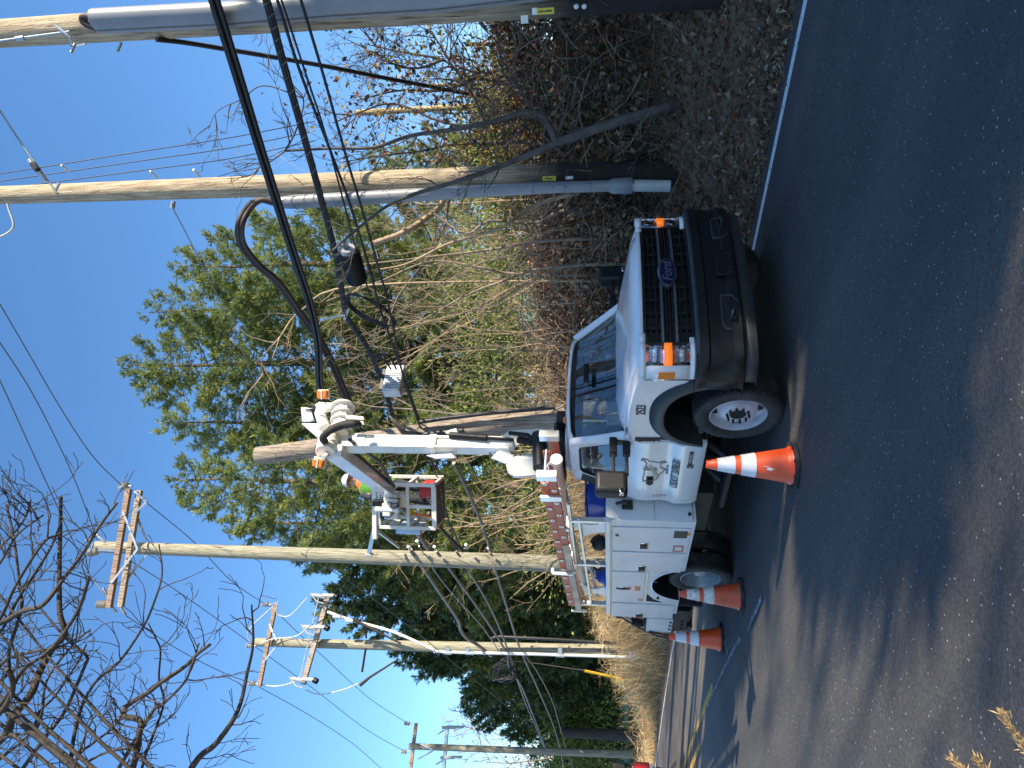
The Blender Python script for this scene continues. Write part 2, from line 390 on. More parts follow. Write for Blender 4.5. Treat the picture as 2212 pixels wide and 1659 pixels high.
def blades(name, B, H, W, mats, lean=.45, seed=1, droop=.3):
    g = np.random.default_rng(seed); n = len(B); H = np.asarray(H)*(.55+.75*g.random(n)); a = g.random(n)*6.283
    ld = np.stack([np.cos(a), np.sin(a), np.zeros(n)], 1); sd = np.stack([-np.sin(a), np.cos(a), np.zeros(n)], 1); b2 = g.random(n)*6.283
    sd = np.stack([np.cos(b2), np.sin(b2), np.zeros(n)], 1); le = np.abs(g.normal(size=n))*lean; V = []
    for k, t in enumerate((0, .35, .7, 1.)):
        c = B+np.array([0,0,1.])*(H*t*(1-droop*t*le))[:,None]+ld*(H*le*t**1.7)[:,None]; wd = (W*(1-t*.85))
        V += [c-sd*wd/2, c+sd*wd/2]
    V = np.stack(V, 1).reshape(-1,3); q = np.array([[0,1,3,2],[2,3,5,4],[4,5,7,6]])
    Fc = (np.arange(n)[:,None,None]*8+q[None]).reshape(-1,4); mi = np.repeat(g.integers(0, len(mats), n), 3)
    return npmesh(name, V, Fc, mats, mi)
def ground_pts(n, s0, s1, t0, t1, dz=.0, g=rng, tp=1.):
    s = s0+(s1-s0)*g.random(n); t = t0+(t1-t0)*g.random(n)**tp
    return np.array([RW(a, b, terr(a, b)+dz) for a, b in zip(s, t)])
LB1 = leafmat('dead_leaf_brown', (.17,.095,.048), (.38,.24,.14), 2.5, .15); LB2 = leafmat('dead_leaf_pale', (.28,.20,.13), (.46,.36,.26), 2.5, .15)
LB3 = leafmat('dead_leaf_rust', (.16,.055,.025), (.28,.11,.05), 2.5, .15); LB4 = leafmat('dead_leaf_dark', (.05,.035,.024), (.12,.085,.06), 2.5, .1)
IVY = leafmat('ivy_green', (.025,.05,.012), (.08,.12,.03), 1.6, .25)
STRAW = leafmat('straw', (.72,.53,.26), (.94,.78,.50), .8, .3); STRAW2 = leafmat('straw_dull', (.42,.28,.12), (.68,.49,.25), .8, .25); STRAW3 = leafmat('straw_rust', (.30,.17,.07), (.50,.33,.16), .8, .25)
TWIGB = pm('twig_brown', (.24,.175,.125), .85, 0, .3, 6); TWIGD = pm('twig_dark', (.06,.045,.036), .85, 0, .35, 6)
kind(leaves('leaf_litter', ground_pts(46000, -3, 15, 6.12, 8.6, .015), .06, .5, [LB1, LB1, LB2, LB3, LB4, LB4], .12, flat=.55, seed=3), 'stuff')
kind(leaves('oak_leaf_litter', ground_pts(900, -2, 9, 6.3, 8.3, .02), .095, .6, [LB2, LB1, LB3], .15, flat=.5, seed=13), 'stuff')
kind(blades('verge_grass', ground_pts(9000, -4, 40, 6.0, 6.75, -.02, tp=1.3), .10, .006, [STRAW2, STRAW3, LB4], .9, 5), 'stuff')
def clump_pts(n, s0, s1, t0, t1, z0, z1, g):
    """points through a tangled mass over the bank, thicker in clumps"""
    s = s0+(s1-s0)*g.random(n); t = t0+(t1-t0)*g.random(n)
    h = .5+.5*np.sin(s*1.9+1.1*np.sin(t*2.3))*np.cos(t*1.7+s*.6); hh = z0+(z1-z0)*np.clip(.35+.75*h, .1, 1.)
    z = hh*g.random(n)**.6
    return np.array([RW(a, b, terr(a, b)+c) for a, b, c in zip(s, t, z)])
g1 = np.random.default_rng(11)
kind(leaves('ivy_bank', clump_pts(32000, -3, 6.4, 7.35, 11.8, .12, 1.0, g1), .075, .7, [IVY, LB1, LB4, LB4, LB1, TWIGD, LB3], .1, seed=4), 'stuff')
kind(leaves('dead_bramble_leaves', clump_pts(22000, 6.0, 15, 7.2, 10.6, .1, .75, g1), .09, .55, [LB1, LB3, LB1, LB2, LB4], .1, seed=5), 'stuff')
def tangle(name, n, s0, s1, t0, t1, h, L, r, mats, seed):
    q = random.Random(seed); b = MB()
    for i in range(n):
        s, t = q.uniform(s0, s1), q.uniform(t0, t1); p = RW(s, t, terr(s, t)+h*q.random()**1.4)
        d = Vector((q.gauss(0,1), q.gauss(0,1), q.gauss(.15,.55))).normalized(); pts = [p]; ln = L*q.uniform(.4,1.3)
        for k in range(5):
            pts.append(pts[-1]+d*ln/5); d = (d+Vector((q.gauss(0,.35), q.gauss(0,.35), q.gauss(-.12,.3)))).normalized()
        rr = r*q.uniform(.4,1.3); b.tube(pts, [rr*(1-.13*k) for k in range(6)], 3, q.randrange(len(mats)), False)
    return kind(b.build(name, mats, smooth=0, fixn=False), 'stuff')
tangle('vine_tangle', 2600, -3, 6.6, 7.1, 11.8, 1.1, 1.1, .007, [TWIGB, TWIGD, TWIGB], 21)
tangle('bramble_tangle', 2000, 6, 16, 7.2, 11, 1.1, 1.2, .009, [TWIGB, TWIGD, LB2], 22)
gp = np.concatenate([ground_pts(15000, 11.5, 25, 7.2, 13.5, -.03), ground_pts(6000, 14, 24.5, 6.6, 9.0, -.03)])
kind(blades('dry_tall_grass', gp, 1.1, .013, [STRAW, STRAW, STRAW2, STRAW3], 1.05, 6), 'stuff')
kind(blades('dry_roadside_grass', ground_pts(7000, 11, 44, 6.35, 7.6, -.02), .32, .012, [STRAW, STRAW3, STRAW2], .7, 8), 'stuff')
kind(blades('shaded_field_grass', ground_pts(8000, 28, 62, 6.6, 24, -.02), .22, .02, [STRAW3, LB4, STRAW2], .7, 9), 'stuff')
tangle('straw_tangle', 2600, 12, 25, 6.9, 12.5, 1.15, 1.0, .006, [STRAW, STRAW, STRAW2], 23)
tangle('roadside_straw_tangle', 500, 24, 31, 6.5, 8.0, .5, .9, .008, [STRAW2, STRAW], 24)
# ================================================================ TREES AND SHRUBS
BARK = pm('bark', (.10,.075,.055), .9, 0, .4, 9, bump=.8, bscale=22, stretch=(1,1,.25))
TAN = pm('sapling_bark', (.36,.265,.17), .85, 0, .3, 5, bump=.3); GREYB = pm('grey_bark', (.085,.075,.068), .85, 0, .35, 8, bump=.6, bscale=35)
NEEDLE = leafmat('pine_needles', (.115,.145,.032), (.36,.40,.105), .35, .25); NEEDLE2 = leafmat('pine_needles_blue', (.08,.14,.075), (.22,.32,.17), .35, .25)
DARKN = leafmat('spruce_needles', (.026,.050,.022), (.11,.155,.055), .3, .12); LIGHTG = leafmat('pale_green_leaves', (.13,.19,.035), (.34,.42,.10), .5, .35)
def tufts(name, Pt, Ax, L, K, Wd, mats, parent, seed=1, spread=.75):
    g = np.random.default_rng(seed); n = len(Pt); ax, x, y = rot_basis(Ax)
    base = np.repeat(Pt, K, 0); A = np.repeat(ax, K, 0); X = np.repeat(x, K, 0); Y = np.repeat(y, K, 0); m = n*K
    ph = g.random(m)*6.283; sp_ = spread*(.35+.9*g.random(m)); l = L*(.6+.7*g.random(m))*np.repeat(.7+.6*g.random(n), K)
    d = A*np.cos(sp_)[:,None]+(X*np.cos(ph)[:,None]+Y*np.sin(ph)[:,None])*np.sin(sp_)[:,None]
    sd = np.cross(d, g.normal(size=(m,3))); sd /= np.linalg.norm(sd, axis=1, keepdims=True); w = Wd*(.7+.6*g.random(m))
    V = np.stack([base-sd*(w*.25)[:,None], base+d*(l*.6)[:,None]-sd*(w*.5)[:,None], base+d*l[:,None], base+d*(l*.6)[:,None]+sd*(w*.5)[:,None]], 1).reshape(-1,3)
    Fc = np.arange(m)[:,None]*4+np.array([[0,1,2,3]]); mi = np.repeat(g.integers(0, len(mats), n), K)
    return npmesh(name, V, Fc, mats, mi, parent)
def conifer(base, H, Rm, seed, label, h0=.12, mats=(NEEDLE, NEEDLE, NEEDLE2), L=.26, K=9, Wd=.05, dens=1., droop=.1, shape=.75, nl=80, top=1., name='pine_tree', group='pine trees behind the poles', cat='tree', lean=0):
    g = random.Random(seed); o = empty(name, base, label, cat, group)
    tr = MB(); pts = [Vector((lean*(i/8)**2+.04*g.gauss(0,1), .04*g.gauss(0,1), H*i/8)) for i in range(9)]
    tr.tube([Vector((0,0,-.4))]+pts, [.02*H]+[max(.02, .018*H*(1-i/8.3)) for i in range(9)], 8)
    P_, A_ = [], []
    for i in range(nl):
        f = h0+(1-h0)*((i+g.random())/nl)**.9; f = min(f, .995); z = H*f; q = (f-h0)/(1-h0)
        R_ = Rm*((1-q)**shape)*(.55+.45*min(1, q*5))*g.uniform(.55, 1.18)+.25*top
        az = i*2.399+g.uniform(-.5,.5); d = Vector((math.cos(az), math.sin(az), 0)); u = Vector((-d.y, d.x, 0))
        k = 6; lp = []; rise = g.uniform(-.05,.35)
        for j in range(k+1):
            t = j/k; lp.append(Vector((lean*f*f,0,z))+d*R_*t+Vector((0,0,R_*(rise*t-droop*math.sin(t*math.pi)*.9+.18*t*t)))+u*R_*.08*math.sin(t*3+i))
        tr.tube(lp, [max(.008, .012*R_*(1-.85*t/k)+.004) for t in range(k+1)], 4, 0, False)
        nt_ = int(max(4, dens*R_*R_*7.5+R_*9*dens))
        for _ in range(nt_):
            t = g.random()**.55; a = lp[min(k-1, int(t*k))].lerp(lp[min(k, int(t*k)+1)], t*k-int(t*k))
            sw = R_*.42*(1.05-t)*g.uniform(-1,1)+g.gauss(0,.08)
            p = a+u*sw+d*abs(sw)*.5+Vector((0,0,g.gauss(.03,.10)+.06*abs(sw)))
            P_.append(p); A_.append(d*.7+u*(1.0 if sw > 0 else -1.)*min(1, abs(sw)*1.6)+Vector((g.gauss(0,.3), g.gauss(0,.3), .55+g.gauss(0,.3))))
    tr.build('trunk', BARK, o, smooth=60, fixn=False)
    tufts('crown', np.array([p[:] for p in P_]), np.array([a[:] for a in A_]), L, K, Wd, list(mats), o, seed)
    return o
def ground_at(x, y, Y):              # foot of a thing whose axis is seen at picture row y, Y metres away
    p = I(1318, y, Y); return Vector((p.x, p.y, gz(p.x, p.y)))
PN = [  # picture row, depth, top x, radius, label
    (785, 26.5, 282, 5.2, 'tallest broad green pine in the middle of the row behind the boom', 1.0),
    (1055, 24.5, 375, 3.7, 'green pine left of the tallest pine, behind the raised bucket', .9),
    (555, 24.5, 388, 4.0, 'green pine at the right end of the pine row, behind the second tall pole', .9),
    (1150, 27.5, 505, 3.3, 'green pine just right of the double-crossarm pole, partly behind it', .9),
    (920, 28.5, 352, 3.8, 'pine filling the gap behind the leaning cut-off pole', .9),
    (655, 29, 322, 3.6, 'pale-tipped pine behind the hanging black splice case', .9),
    (330, 30, 800, 2.4, 'short pale green pine seen between the two tall right-hand poles', .9)]
for i, (y, Y, x, r, lab, dn) in enumerate(PN):
    b = ground_at(0, y, Y) if 0 else ground_at(1318, y, Y); H = I(x, y, Y).z-b.z
    conifer(b, H, r, 100+i, lab, dens=dn*2.9, h0=.08, nl=int(56+H*2.8), L=.175, K=13, Wd=.023, shape=.62)
DK = [(1215, 30, 640, 3.2, 'dark evergreen just left of the pole with the double crossarm'),
      (1330, 33, 690, 3.7, 'broad dark evergreen behind the pole with the switch crossarm'),
      (1420, 36, 850, 3.4, 'dark evergreen left of the pole with the switch crossarm'),
      (1535, 39, 1000, 2.9, 'smallest dark evergreen, farthest left of the dark group'),
      (1270, 37, 800, 3.0, 'dark evergreen tucked behind the others of the dark group')]
for i, (y, Y, x, r, lab) in enumerate(DK):
    b = ground_at(1318, y, Y); H = I(x, y, Y).z-b.z
    conifer(b, H, r, 200+i, lab, mats=(DARKN, DARKN, NEEDLE2, NEEDLE), dens=2.6, h0=.12, nl=int(64+H*3), L=.24, K=10, Wd=.045, droop=.35, shape=.66, name='spruce_tree', group='dark evergreens beyond the dry grass')  # paler pine needles mixed in put sunlit green into the dark crowns
# ---- branching plants
def grow(b, q, p, d, L, r, lev, opt, tips=None):
    n = opt.get('seg', 6); pts = [Vector(p)]; d = Vector(d).normalized(); w = opt.get('wig', .16); upw = opt.get('up', .05)
    for k in range(n):
        pts.append(pts[-1]+d*L/n); d = (d+Vector((q.gauss(0,w), q.gauss(0,w), q.gauss(upw,w)))).normalized()
    b.tube(pts, [max(opt.get('rmin', .0025), r*(1-.75*k/n)) for k in range(n+1)], 5 if lev >= opt['lev']-1 else 3, 0, False)
    if tips is not None: tips += [(x, d) for x in pts[2:]] if lev <= 1 else []
    if lev <= 0: return
    for c in range(q.randint(*opt['kids'])):
        t = q.uniform(opt.get('from', .25), 1); k = min(n-1, int(t*n)); pp = pts[k].lerp(pts[k+1], t*n-k)
        dd = (pts[k+1]-pts[k]).normalized(); sd = Vector((q.gauss(0,1), q.gauss(0,1), q.gauss(0,.7))); sd = (sd-dd*sd.dot(dd)).normalized()
        a = q.uniform(*opt.get('ang', (.35,.95)))
        grow(b, q, pp, dd*math.cos(a)+sd*math.sin(a), L*q.uniform(.3,.62)*(1.1-.35*t), max(opt.get('rmin', .0025), r*(1-.7*t)*.62), lev-1, opt, tips)
def sapling(base, H, seed, label, m, group='bare saplings on the bank', r=.022, stems=1, lean=(0,0), opt=None, name='bare_sapling'):
    q = random.Random(seed); b = MB(); op = dict(lev=3, kids=(2,5), wig=.15, up=.05); op.update(opt or {})
    for i in range(stems):
        d = Vector((lean[0]+q.gauss(0,.14), lean[1]+q.gauss(0,.14), 1)); 
        grow(b, q, Vector((q.gauss(0,.12)*(stems>1), q.gauss(0,.12)*(stems>1), -.1)), d, H*q.uniform(.8,1.1), r*q.uniform(.7,1.2), op['lev'], op)
    o = b.build(name, m, smooth=60, fixn=False); o.location = base; return tag(o, label, 'sapling', group)
TAN2 = pm('sapling_bark_grey', (.25,.195,.145), .85, 0, .3, 5, bump=.3)
q = random.Random(5)
for i in range(21):
    y = 425+i*25+q.uniform(-11,11); Y = max(q.choice([10.8,11.6,12.6,13.8,15.0]), lineY(y, 8.0))+q.uniform(-.3,.3)
    b = ground_at(1318, y, Y); H = q.uniform(2.6,5.0)*(Y/12)
    sapling(b, H, 300+i, 'slender bare sapling rising from the brambles between the poles and behind the truck cab', [TAN, TAN2, TAN][i % 3], r=.021*H/4, lean=(q.uniform(-.45,.35), q.uniform(-.2,.1)), stems=q.choice([1,1,2]))
for i in range(6):
    y = 450+i*80+q.uniform(-15,15); Y = max(q.choice([11.2,12.4,13.6]), lineY(y, 8.3)); sapling(ground_at(1318, y, Y), q.uniform(2.2,3.8)*(Y/12), 360+i, 'thin multi-stemmed bare bush leaning over the brambles behind the truck bonnet and cab', TAN, group='leaning bare bushes on the bank', r=.014, lean=(q.choice([-1,1])*q.uniform(.35,.8), q.uniform(-.2,.1)), stems=3, opt=dict(wig=.2, up=.03, kids=(2,4)), name='bare_bush')
for i, (y, Y, H) in enumerate([(1010,15.5,4.6),(1060,16.5,4.2),(1110,17,3.6),(985,14.5,4.8),(1150,17.5,3.2)]):
    b = ground_at(1318, y, Y); sapling(b, H, 340+i, 'bare arching sapling behind the raised bucket and red ladder', TAN, group='bare saplings behind the ladder', r=.03, lean=(-.35,-.1), stems=2, opt=dict(wig=.16, up=-.02))
# thicker crooked stems seen against the pines
def traced(mb, pts, r0, r1, q=None, n=5, tw=0, tl=.5, tr=.008, opt=None, sides=7):
    p = spline(pts, n); k = len(p); mb.tube(p, [r0+(r1-r0)*i/(k-1) for i in range(k)], sides, 0, True)
    if q:
        o2 = dict(lev=2, kids=(1,4), wig=.2, up=.03, rmin=.0028); o2.update(opt or {})
        for i in range(tw):
            j = q.randrange(1, k-1); d = (p[j+1]-p[j-1]).normalized(); s = Vector((q.gauss(0,1), q.gauss(0,.5), q.gauss(0,1))); s = (s-d*s.dot(d)).normalized()
            grow(mb, q, p[j], d*.7+s*.8, tl*q.uniform(.5,1.4), tr*q.uniform(.7,1.3), o2['lev'], o2)
def R4(x, y, Y): return I(719+x*.35, y*.35, Y)
def I_row(p): return 331.9+p[1]*.375
def R5(x, y, Y): return I(442.5+x*.375, 331.9+y*.375, Y)
q = random.Random(9)
ST_ = [([(2200,640),(1900,670),(1700,740),(1500,820),(1200,990)], .030, .012, 9.8), ([(2150,230),(1900,300),(1700,430),(1400,520),(1150,640),(900,680)], .034, .012, 9.6),
       ([(2060,330),(1900,400),(1640,390),(1500,460),(1300,330)], .03, .015, 10.5), ([(2000,500),(1600,560),(1250,600),(900,640)], .028, .01, 10.2),
       ([(2100,700),(1750,690),(1600,660),(1300,620),(1000,740),(700,850)], .028, .010, 10.8), ([(1500,180),(1330,330),(1150,450),(960,520)], .055, .045, 10.9),
       ([(1480,210),(1380,420),(1260,640),(1110,830),(1040,1050)], .03, .012, 11.2), ([(900,760),(560,900),(430,1060),(330,1180),(340,1290)], .02, .008, 9.5)]
for i, (pp, r0, r1, Y) in enumerate(ST_):
    b = MB(); Y = max(Y, lineY(I_row(pp[0]), 7.7)); pw = [R5(x, y, Y+.15*math.sin(k*2.1)) for k, (x, y) in enumerate(pp)]
    foot = Vector((pw[0].x, pw[0].y, gz(pw[0].x, pw[0].y)-.1))
    pw = ([foot] if foot.z < pw[0].z-.15 else [])+pw
    traced(b, pw, r0, r1, q, tw=9, tl=.9, tr=.009)
    tag(b.build('crooked_stem', TAN if i in (1,5,7) else TAN2, smooth=60, fixn=False), ['dark crooked stem reaching up behind the truck bonnet', 'pale slanting stem crossing behind the grey conduit foot', 'forked stem close behind the second pole foot', 'long slanting stem running up to the splice case', 'sinuous stem crossing behind the hanging cable loop', 'thick broken stump branch pointing at the black splice case', 'stem slanting from the second pole down to the cable loop', 'orange-lit arching branch above the cable loop'][i], 'stem')
# the curved tree in front of the second pole
b = MB(); q = random.Random(14); Y = 7.9
A = [R4(2080,640,8.0), R4(1980,685,Y), R4(1700,770,Y), R4(1500,840,Y), R4(1380,880,Y)]
A[0].z = gz(A[0].x, A[0].y)-.05
traced(b, A, .062, .048, q, tw=2)
traced(b, [A[-1], R4(1345,800,Y), R4(1290,715,Y), R4(1240,690,Y), R4(1150,700,Y), R4(940,762,Y+.1), R4(700,805,Y+.1), R4(480,838,Y+.2), R4(250,910,Y+.2), R4(0,916,Y+.2), I(616,326,Y+.2)], .045, .013, q, tw=16, tl=.75, tr=.008)
traced(b, [A[-1], R4(1300,920,Y), R4(1100,1000,Y), R4(900,1075,Y-.1), R4(700,1140,Y-.1), R4(500,1200,Y-.1), R4(330,1275,Y-.2), R4(150,1415,Y-.2), R4(0,1545,Y-.2)], .040, .012, q, tw=12, tl=.6, tr=.008)
traced(b, [R4(1300,920,Y), R4(1060,1010,Y+.05), R4(1000,1100,Y), R4(950,1170,Y)], .014, .005); traced(b, [R4(940,762,Y), R4(870,600,Y), R4(720,380,Y), R4(610,190,Y)], .014, .006, q, tw=5, tl=.5)
traced(b, [R4(1235,690,Y), R4(1130,520,Y), R4(1050,450,Y), R4(1020,280,Y), R4(900,140,Y)], .014, .007, q, tw=5, tl=.5)
traced(b, [I(616,326,8.1), I(590,345,8.1), I(560,362,8.1), I(500,372,8.1)], .010, .004, q, tw=6, tl=.5); traced(b, [I(616,326,8.1), I(640,280,8.1), I(655,212,8.1), I(610,170,8.1), I(560,135,8.1)], .012, .004, q, tw=8, tl=.55)
traced(b, [I(655,212,8.1), I(570,185,8.1), I(520,215,8.1), I(470,240,8.1), I(450,280,8.1)], .009, .003, q, tw=7, tl=.45)
o = b.build('curved_tree', GREYB, smooth=60, fixn=False); tag(o, 'crooked bare tree with a curved dark trunk crossing in front of the second tall pole', 'tree')
# autumn-leaved tree behind, right of the second pole
AUT = [leafmat('autumn_yellow', (.28,.20,.03), (.45,.33,.06), 2), leafmat('autumn_green', (.07,.10,.02), (.18,.20,.05), 2), leafmat('autumn_red', (.20,.05,.03), (.34,.11,.06), 2), LB1, LB4]
rootb = ground_at(1318, 215, 10.6); o = empty('vine_covered_tree', rootb, 'thin dark tree with scattered yellow and red autumn leaves right of the second pole', 'tree')
b = MB(); q = random.Random(77); tips = []
inv = lambda p: p-rootb
for pp, r0 in [([(1390,520),(1250,510),(1050,500),(830,470),(680,370),(420,320),(200,270)], .05), ([(1400,560),(1200,530),(900,480),(800,520),(640,560),(400,560),(150,620)], .045),
               ([(1300,480),(1100,420),(950,450),(760,400),(600,190)], .022), ([(1380,850),(1100,880),(760,890),(560,930),(300,960),(60,1000)], .03), ([(1380,640),(1000,760),(700,760),(380,640),(150,700),(0,760)], .026), ([(680,370),(520,420),(350,380),(200,200)], .02), ([(1350,930),(1050,860),(800,860)], .02)]:
    Yq = 10.4+q.uniform(-.7,.9); pw = [inv(R4(x, y, Yq+q.uniform(-.15,.15))) for x, y in pp]
    if pp[0][0] > 1340: pw = [Vector((pw[0].x, pw[0].y, -.15))]+pw
    traced(b, pw, r0, .009, q, tw=22, tl=.95, tr=.009, opt=dict(kids=(2,5)))
    sp_ = spline(pw, 10)
    for p in sp_[3:]:
        for _ in range(8): tips.append(p+Vector((q.gauss(0,.42), q.gauss(0,.4), q.gauss(0,.36))))
b.build('trunk', TWIGD, o, smooth=60, fixn=False)
lp = np.array([t[:] for t in tips]); leaves('crown', lp, .075, .6, AUT+[AUT[0], AUT[1], LB4, LB4], -.1, o, seed=6)
# low evergreen scrub left in the gap between the two tall poles
def bush(base, rx, ry, rz, n, mats, L, seed, label, cat='bush', group=None, name='bush', Wd=.6, stems=9):
    g = np.random.default_rng(seed); o = empty(name, base, label, cat, group); q = random.Random(seed); b = MB()
    ends = []
    for i in range(stems):
        a = q.uniform(0, 6.28); f = q.uniform(.3,.95); e = Vector((rx*f*math.cos(a), ry*f*math.sin(a), rz*q.uniform(.5,1.0)*math.sqrt(max(.1,1-f*f*.7)))); ends.append(e)
        b.tube(spline([Vector((e.x*.1, e.y*.1, -.15)), e*.5+Vector((0,0,.15*rz)), e], 4), [.035*rz/2*(1-.1*k) for k in range(9)], 5, 0, False)
    b.build('trunk', BARK, o, smooth=60, fixn=False); c = []
    per = n//stems
    for e in ends:
        sc_ = np.array([rx*.36, ry*.36, rz*.26]); c.append(np.array(e[:])+g.normal(size=(per,3))*sc_*.8)
    c = np.concatenate(c); c[:,2] = np.abs(c[:,2]); leaves('crown', c, L, Wd, mats, .05, o, seed=seed); return o
for i, (y, Y, rx, rz, mt, lab) in enumerate([(1610,38,2.6,5.2,[LIGHTG,NEEDLE],'pale green leafy bush at the far left beyond the two dark poles'), (1655,42,2.4,3.6,[LIGHTG,LB1,NEEDLE],'mixed brown and green thicket at the left edge behind the pickup'), (1590,60,5.,5.4,[LB1,TWIGB,LIGHTG],'wide brown thicket far beyond the two dark poles'), (1500,58,5.,5.0,[LB1,NEEDLE,DARKN],'wide dull thicket far beyond the green rail fence'), (1560,44,3.,4.6,[LIGHTG,LIGHTG,NEEDLE],'yellow-green bush under the smallest dark evergreen'), 
       (300,14.0,1.4,1.7,[LIGHTG,IVY,AUT[0]],'green undergrowth on the bank between the two tall poles'), (500,17,2.2,2.6,[NEEDLE,LIGHTG],'bright green undergrowth behind the second tall pole'), (700,19,2.6,3.0,[NEEDLE,LIGHTG,IVY],'green undergrowth behind the saplings above the truck cab'), (1050,22,2.6,1.9,[DARKN,NEEDLE],'dark undergrowth behind the red ladder')]):
    bush(ground_at(1318, y, Y), rx, rx, rz, 7500 if Y > 30 else 7600, mt, (.17 if Y > 30 else .095), 400+i, lab)
for k, (y_, Y_, H_) in enumerate(((1632,50,10),(1652,46,9),(1612,56,9))): sapling(ground_at(1318, y_, Y_), H_, 380+k, ['bare pinkish tree beyond the farthest pole, right one','bare pinkish tree at the very left edge above the pickup','bare pinkish tree just right of the farthest pole'][k], TAN2, group='far bare trees at the left edge', r=.12, opt=dict(lev=3, kids=(6,9), rmin=.016, up=.08), name='bare_tree')
# far bare wood along the horizon
q = random.Random(31); b = MB(); pts = []
for i in range(150):
    s = q.uniform(70,130); t = q.uniform(-30,110); p = RW(s, t, 0); p.z = -.2; H = q.uniform(7,11)
    grow(b, q, p, (q.gauss(0,.1), q.gauss(0,.1), 1), H, .14, 2, dict(lev=2, kids=(8,12), wig=.1, up=.06, rmin=.035))
kind(b.build('far_bare_wood', pm('far_twigs', (.22,.15,.12), .9, 0, .2, 2), smooth=0, fixn=False), 'stuff')
# ================================================================ BUCKET TRUCK (x forward, y to its left, z up; origin under the front axle)
TR = empty('bucket_truck', RW(5.31, 4.633, 0), 'white utility bucket truck with raised boom parked on the road behind three cones', 'truck', rz=math.atan2(-.795, .606))
TS = .958; TR.scale = (TS, TS, TS)
def TL(p): p = Vector(p); s, t = -.606*p.x+.795*p.y, .795*p.x+.606*p.y; return Vector(((5.31-s)/TS, (t-4.633)/TS, p.z/TS))   # world -> truck
def TI(x, y, Y): return TL(I(x, y, Y))
def arch(cx, cz, rx, rz, z0, n=28, e=2.4, sag=0):          # wheel-opening outline, front to rear
    a0 = math.asin(min(1, max(-1, (z0-cz)/rz))); out = []
    for i in range(n+1):
        a = a0+(math.pi-2*a0)*i/n; c, s_ = math.cos(a), math.sin(a)
        out.append((cx+rx*math.copysign(abs(c)**(2/e), c), cz+rz*math.copysign(abs(s_)**(2/e), s_)))
    return out
# chassis
b = MB()
for y in (-.43, .43): b.box(-4.85, .72, y-.04, y+.04, .52, .72)
for x in (.55, -.9, -2.2, -3.1, -4.3): b.box(x-.04, x+.04, -.42, .42, .55, .68)
b.cyl((0,-.8,.42), (0,.8,.42), .06); b.cyl((-3.56,-.75,.42), (-3.56,.75,.42), .075); b.ball((-3.56,0,.42), .19)
b.box(-2.75, -1.8, -.80, -.46, .40, .62); b.box(-2.6, -1.8, .46, .9, .36, .62); b.box(-.5, .3, -.3, .3, .35, .8)
for k in range(7): b.box(-2.9-.06*k, -2.86-.06*k, -.78, -.6, .36+.02*(k % 3), .60)
b.build('chassis', DARKMETAL, TR, bevel=.01)
# ---- cab
def ydoor(z):
    pr = [(.62,-.985),(.70,-1.022),(.88,-1.03),(.93,-1.005),(1.0,-.985),(1.15,-1.0),(1.30,-.992),(1.38,-.945)]
    for (z0, y0), (z1, y1) in zip(pr, pr[1:]):
        if z <= z1: return y0+(y1-y0)*max(0, (z-z0)/(z1-z0))
    return pr[-1][1]
body = None
b = MB()
for sg in (-1, 1):
    # front wing
    pl = [(-.44,1.385),(-.2,1.40),(.1,1.385),(.4,1.35),(.60,1.31),(.665,1.28),(.655,.86)]+arch(.03,.45,.50,.68,.63)[0:]
    pl = [(x, z) for x, z in pl if not (x < -.44 and z > .9)]+[(-.44,.63)] if 0 else pl
    arc = arch(.03,.45,.50,.68,.86)
    pl = [(-.44,.66),(-.44,1.385),(-.2,1.41),(.1,1.40),(.4,1.36),(.60,1.31),(.655,1.28),(.645,.86)]+[p for p in arc if p[0] > -.43]
    q = MB(); q.prism(pl, 'y', -.985 if sg < 0 else .80, -.80 if sg < 0 else .985); b.add(q.v, q.f)
body = b.each('front_wing', WHITE, TR, bevel=.035, seg=3)[0]
# bonnet
rows = []
for i in range(15):
    f = i/14; x = .80-1.20*f
    row = []
    for j in range(17):
        a = -1+j/8; yy = .885*a
        z = 1.315+.155*f**.85+.035*(1-abs(a)**2.2)+.016*math.exp(-((abs(a)-.62)/.10)**2)*min(1, f*3)
        xx = x-.16*abs(a)**2.6*(1-f)-.03*f*(1-a*a)*-3
        if i == 0: z -= .075
        if i == 1: z -= .012
        if abs(a) > .99: z -= .05
        row.append((xx+(.03 if i == 0 else 0), yy, z))
    rows.append(row)
MB().grid(rows).build('bonnet', WHITE, TR, smooth=70, solid=.02)
b = MB(); b.box(-.52, -.25, -.82, .82, 1.40, 1.455)
for k in range(2):
    y0 = -.55+.75*k; b.tube([(-.42,y0,1.47), (-.47,y0+.3,1.485), (-.50,y0+.62,1.50)], .010, 5); b.tube([(-.36,y0,1.46), (-.46,y0+.3,1.49)], .012, 5)
b.build('cowl', BLACK, TR)
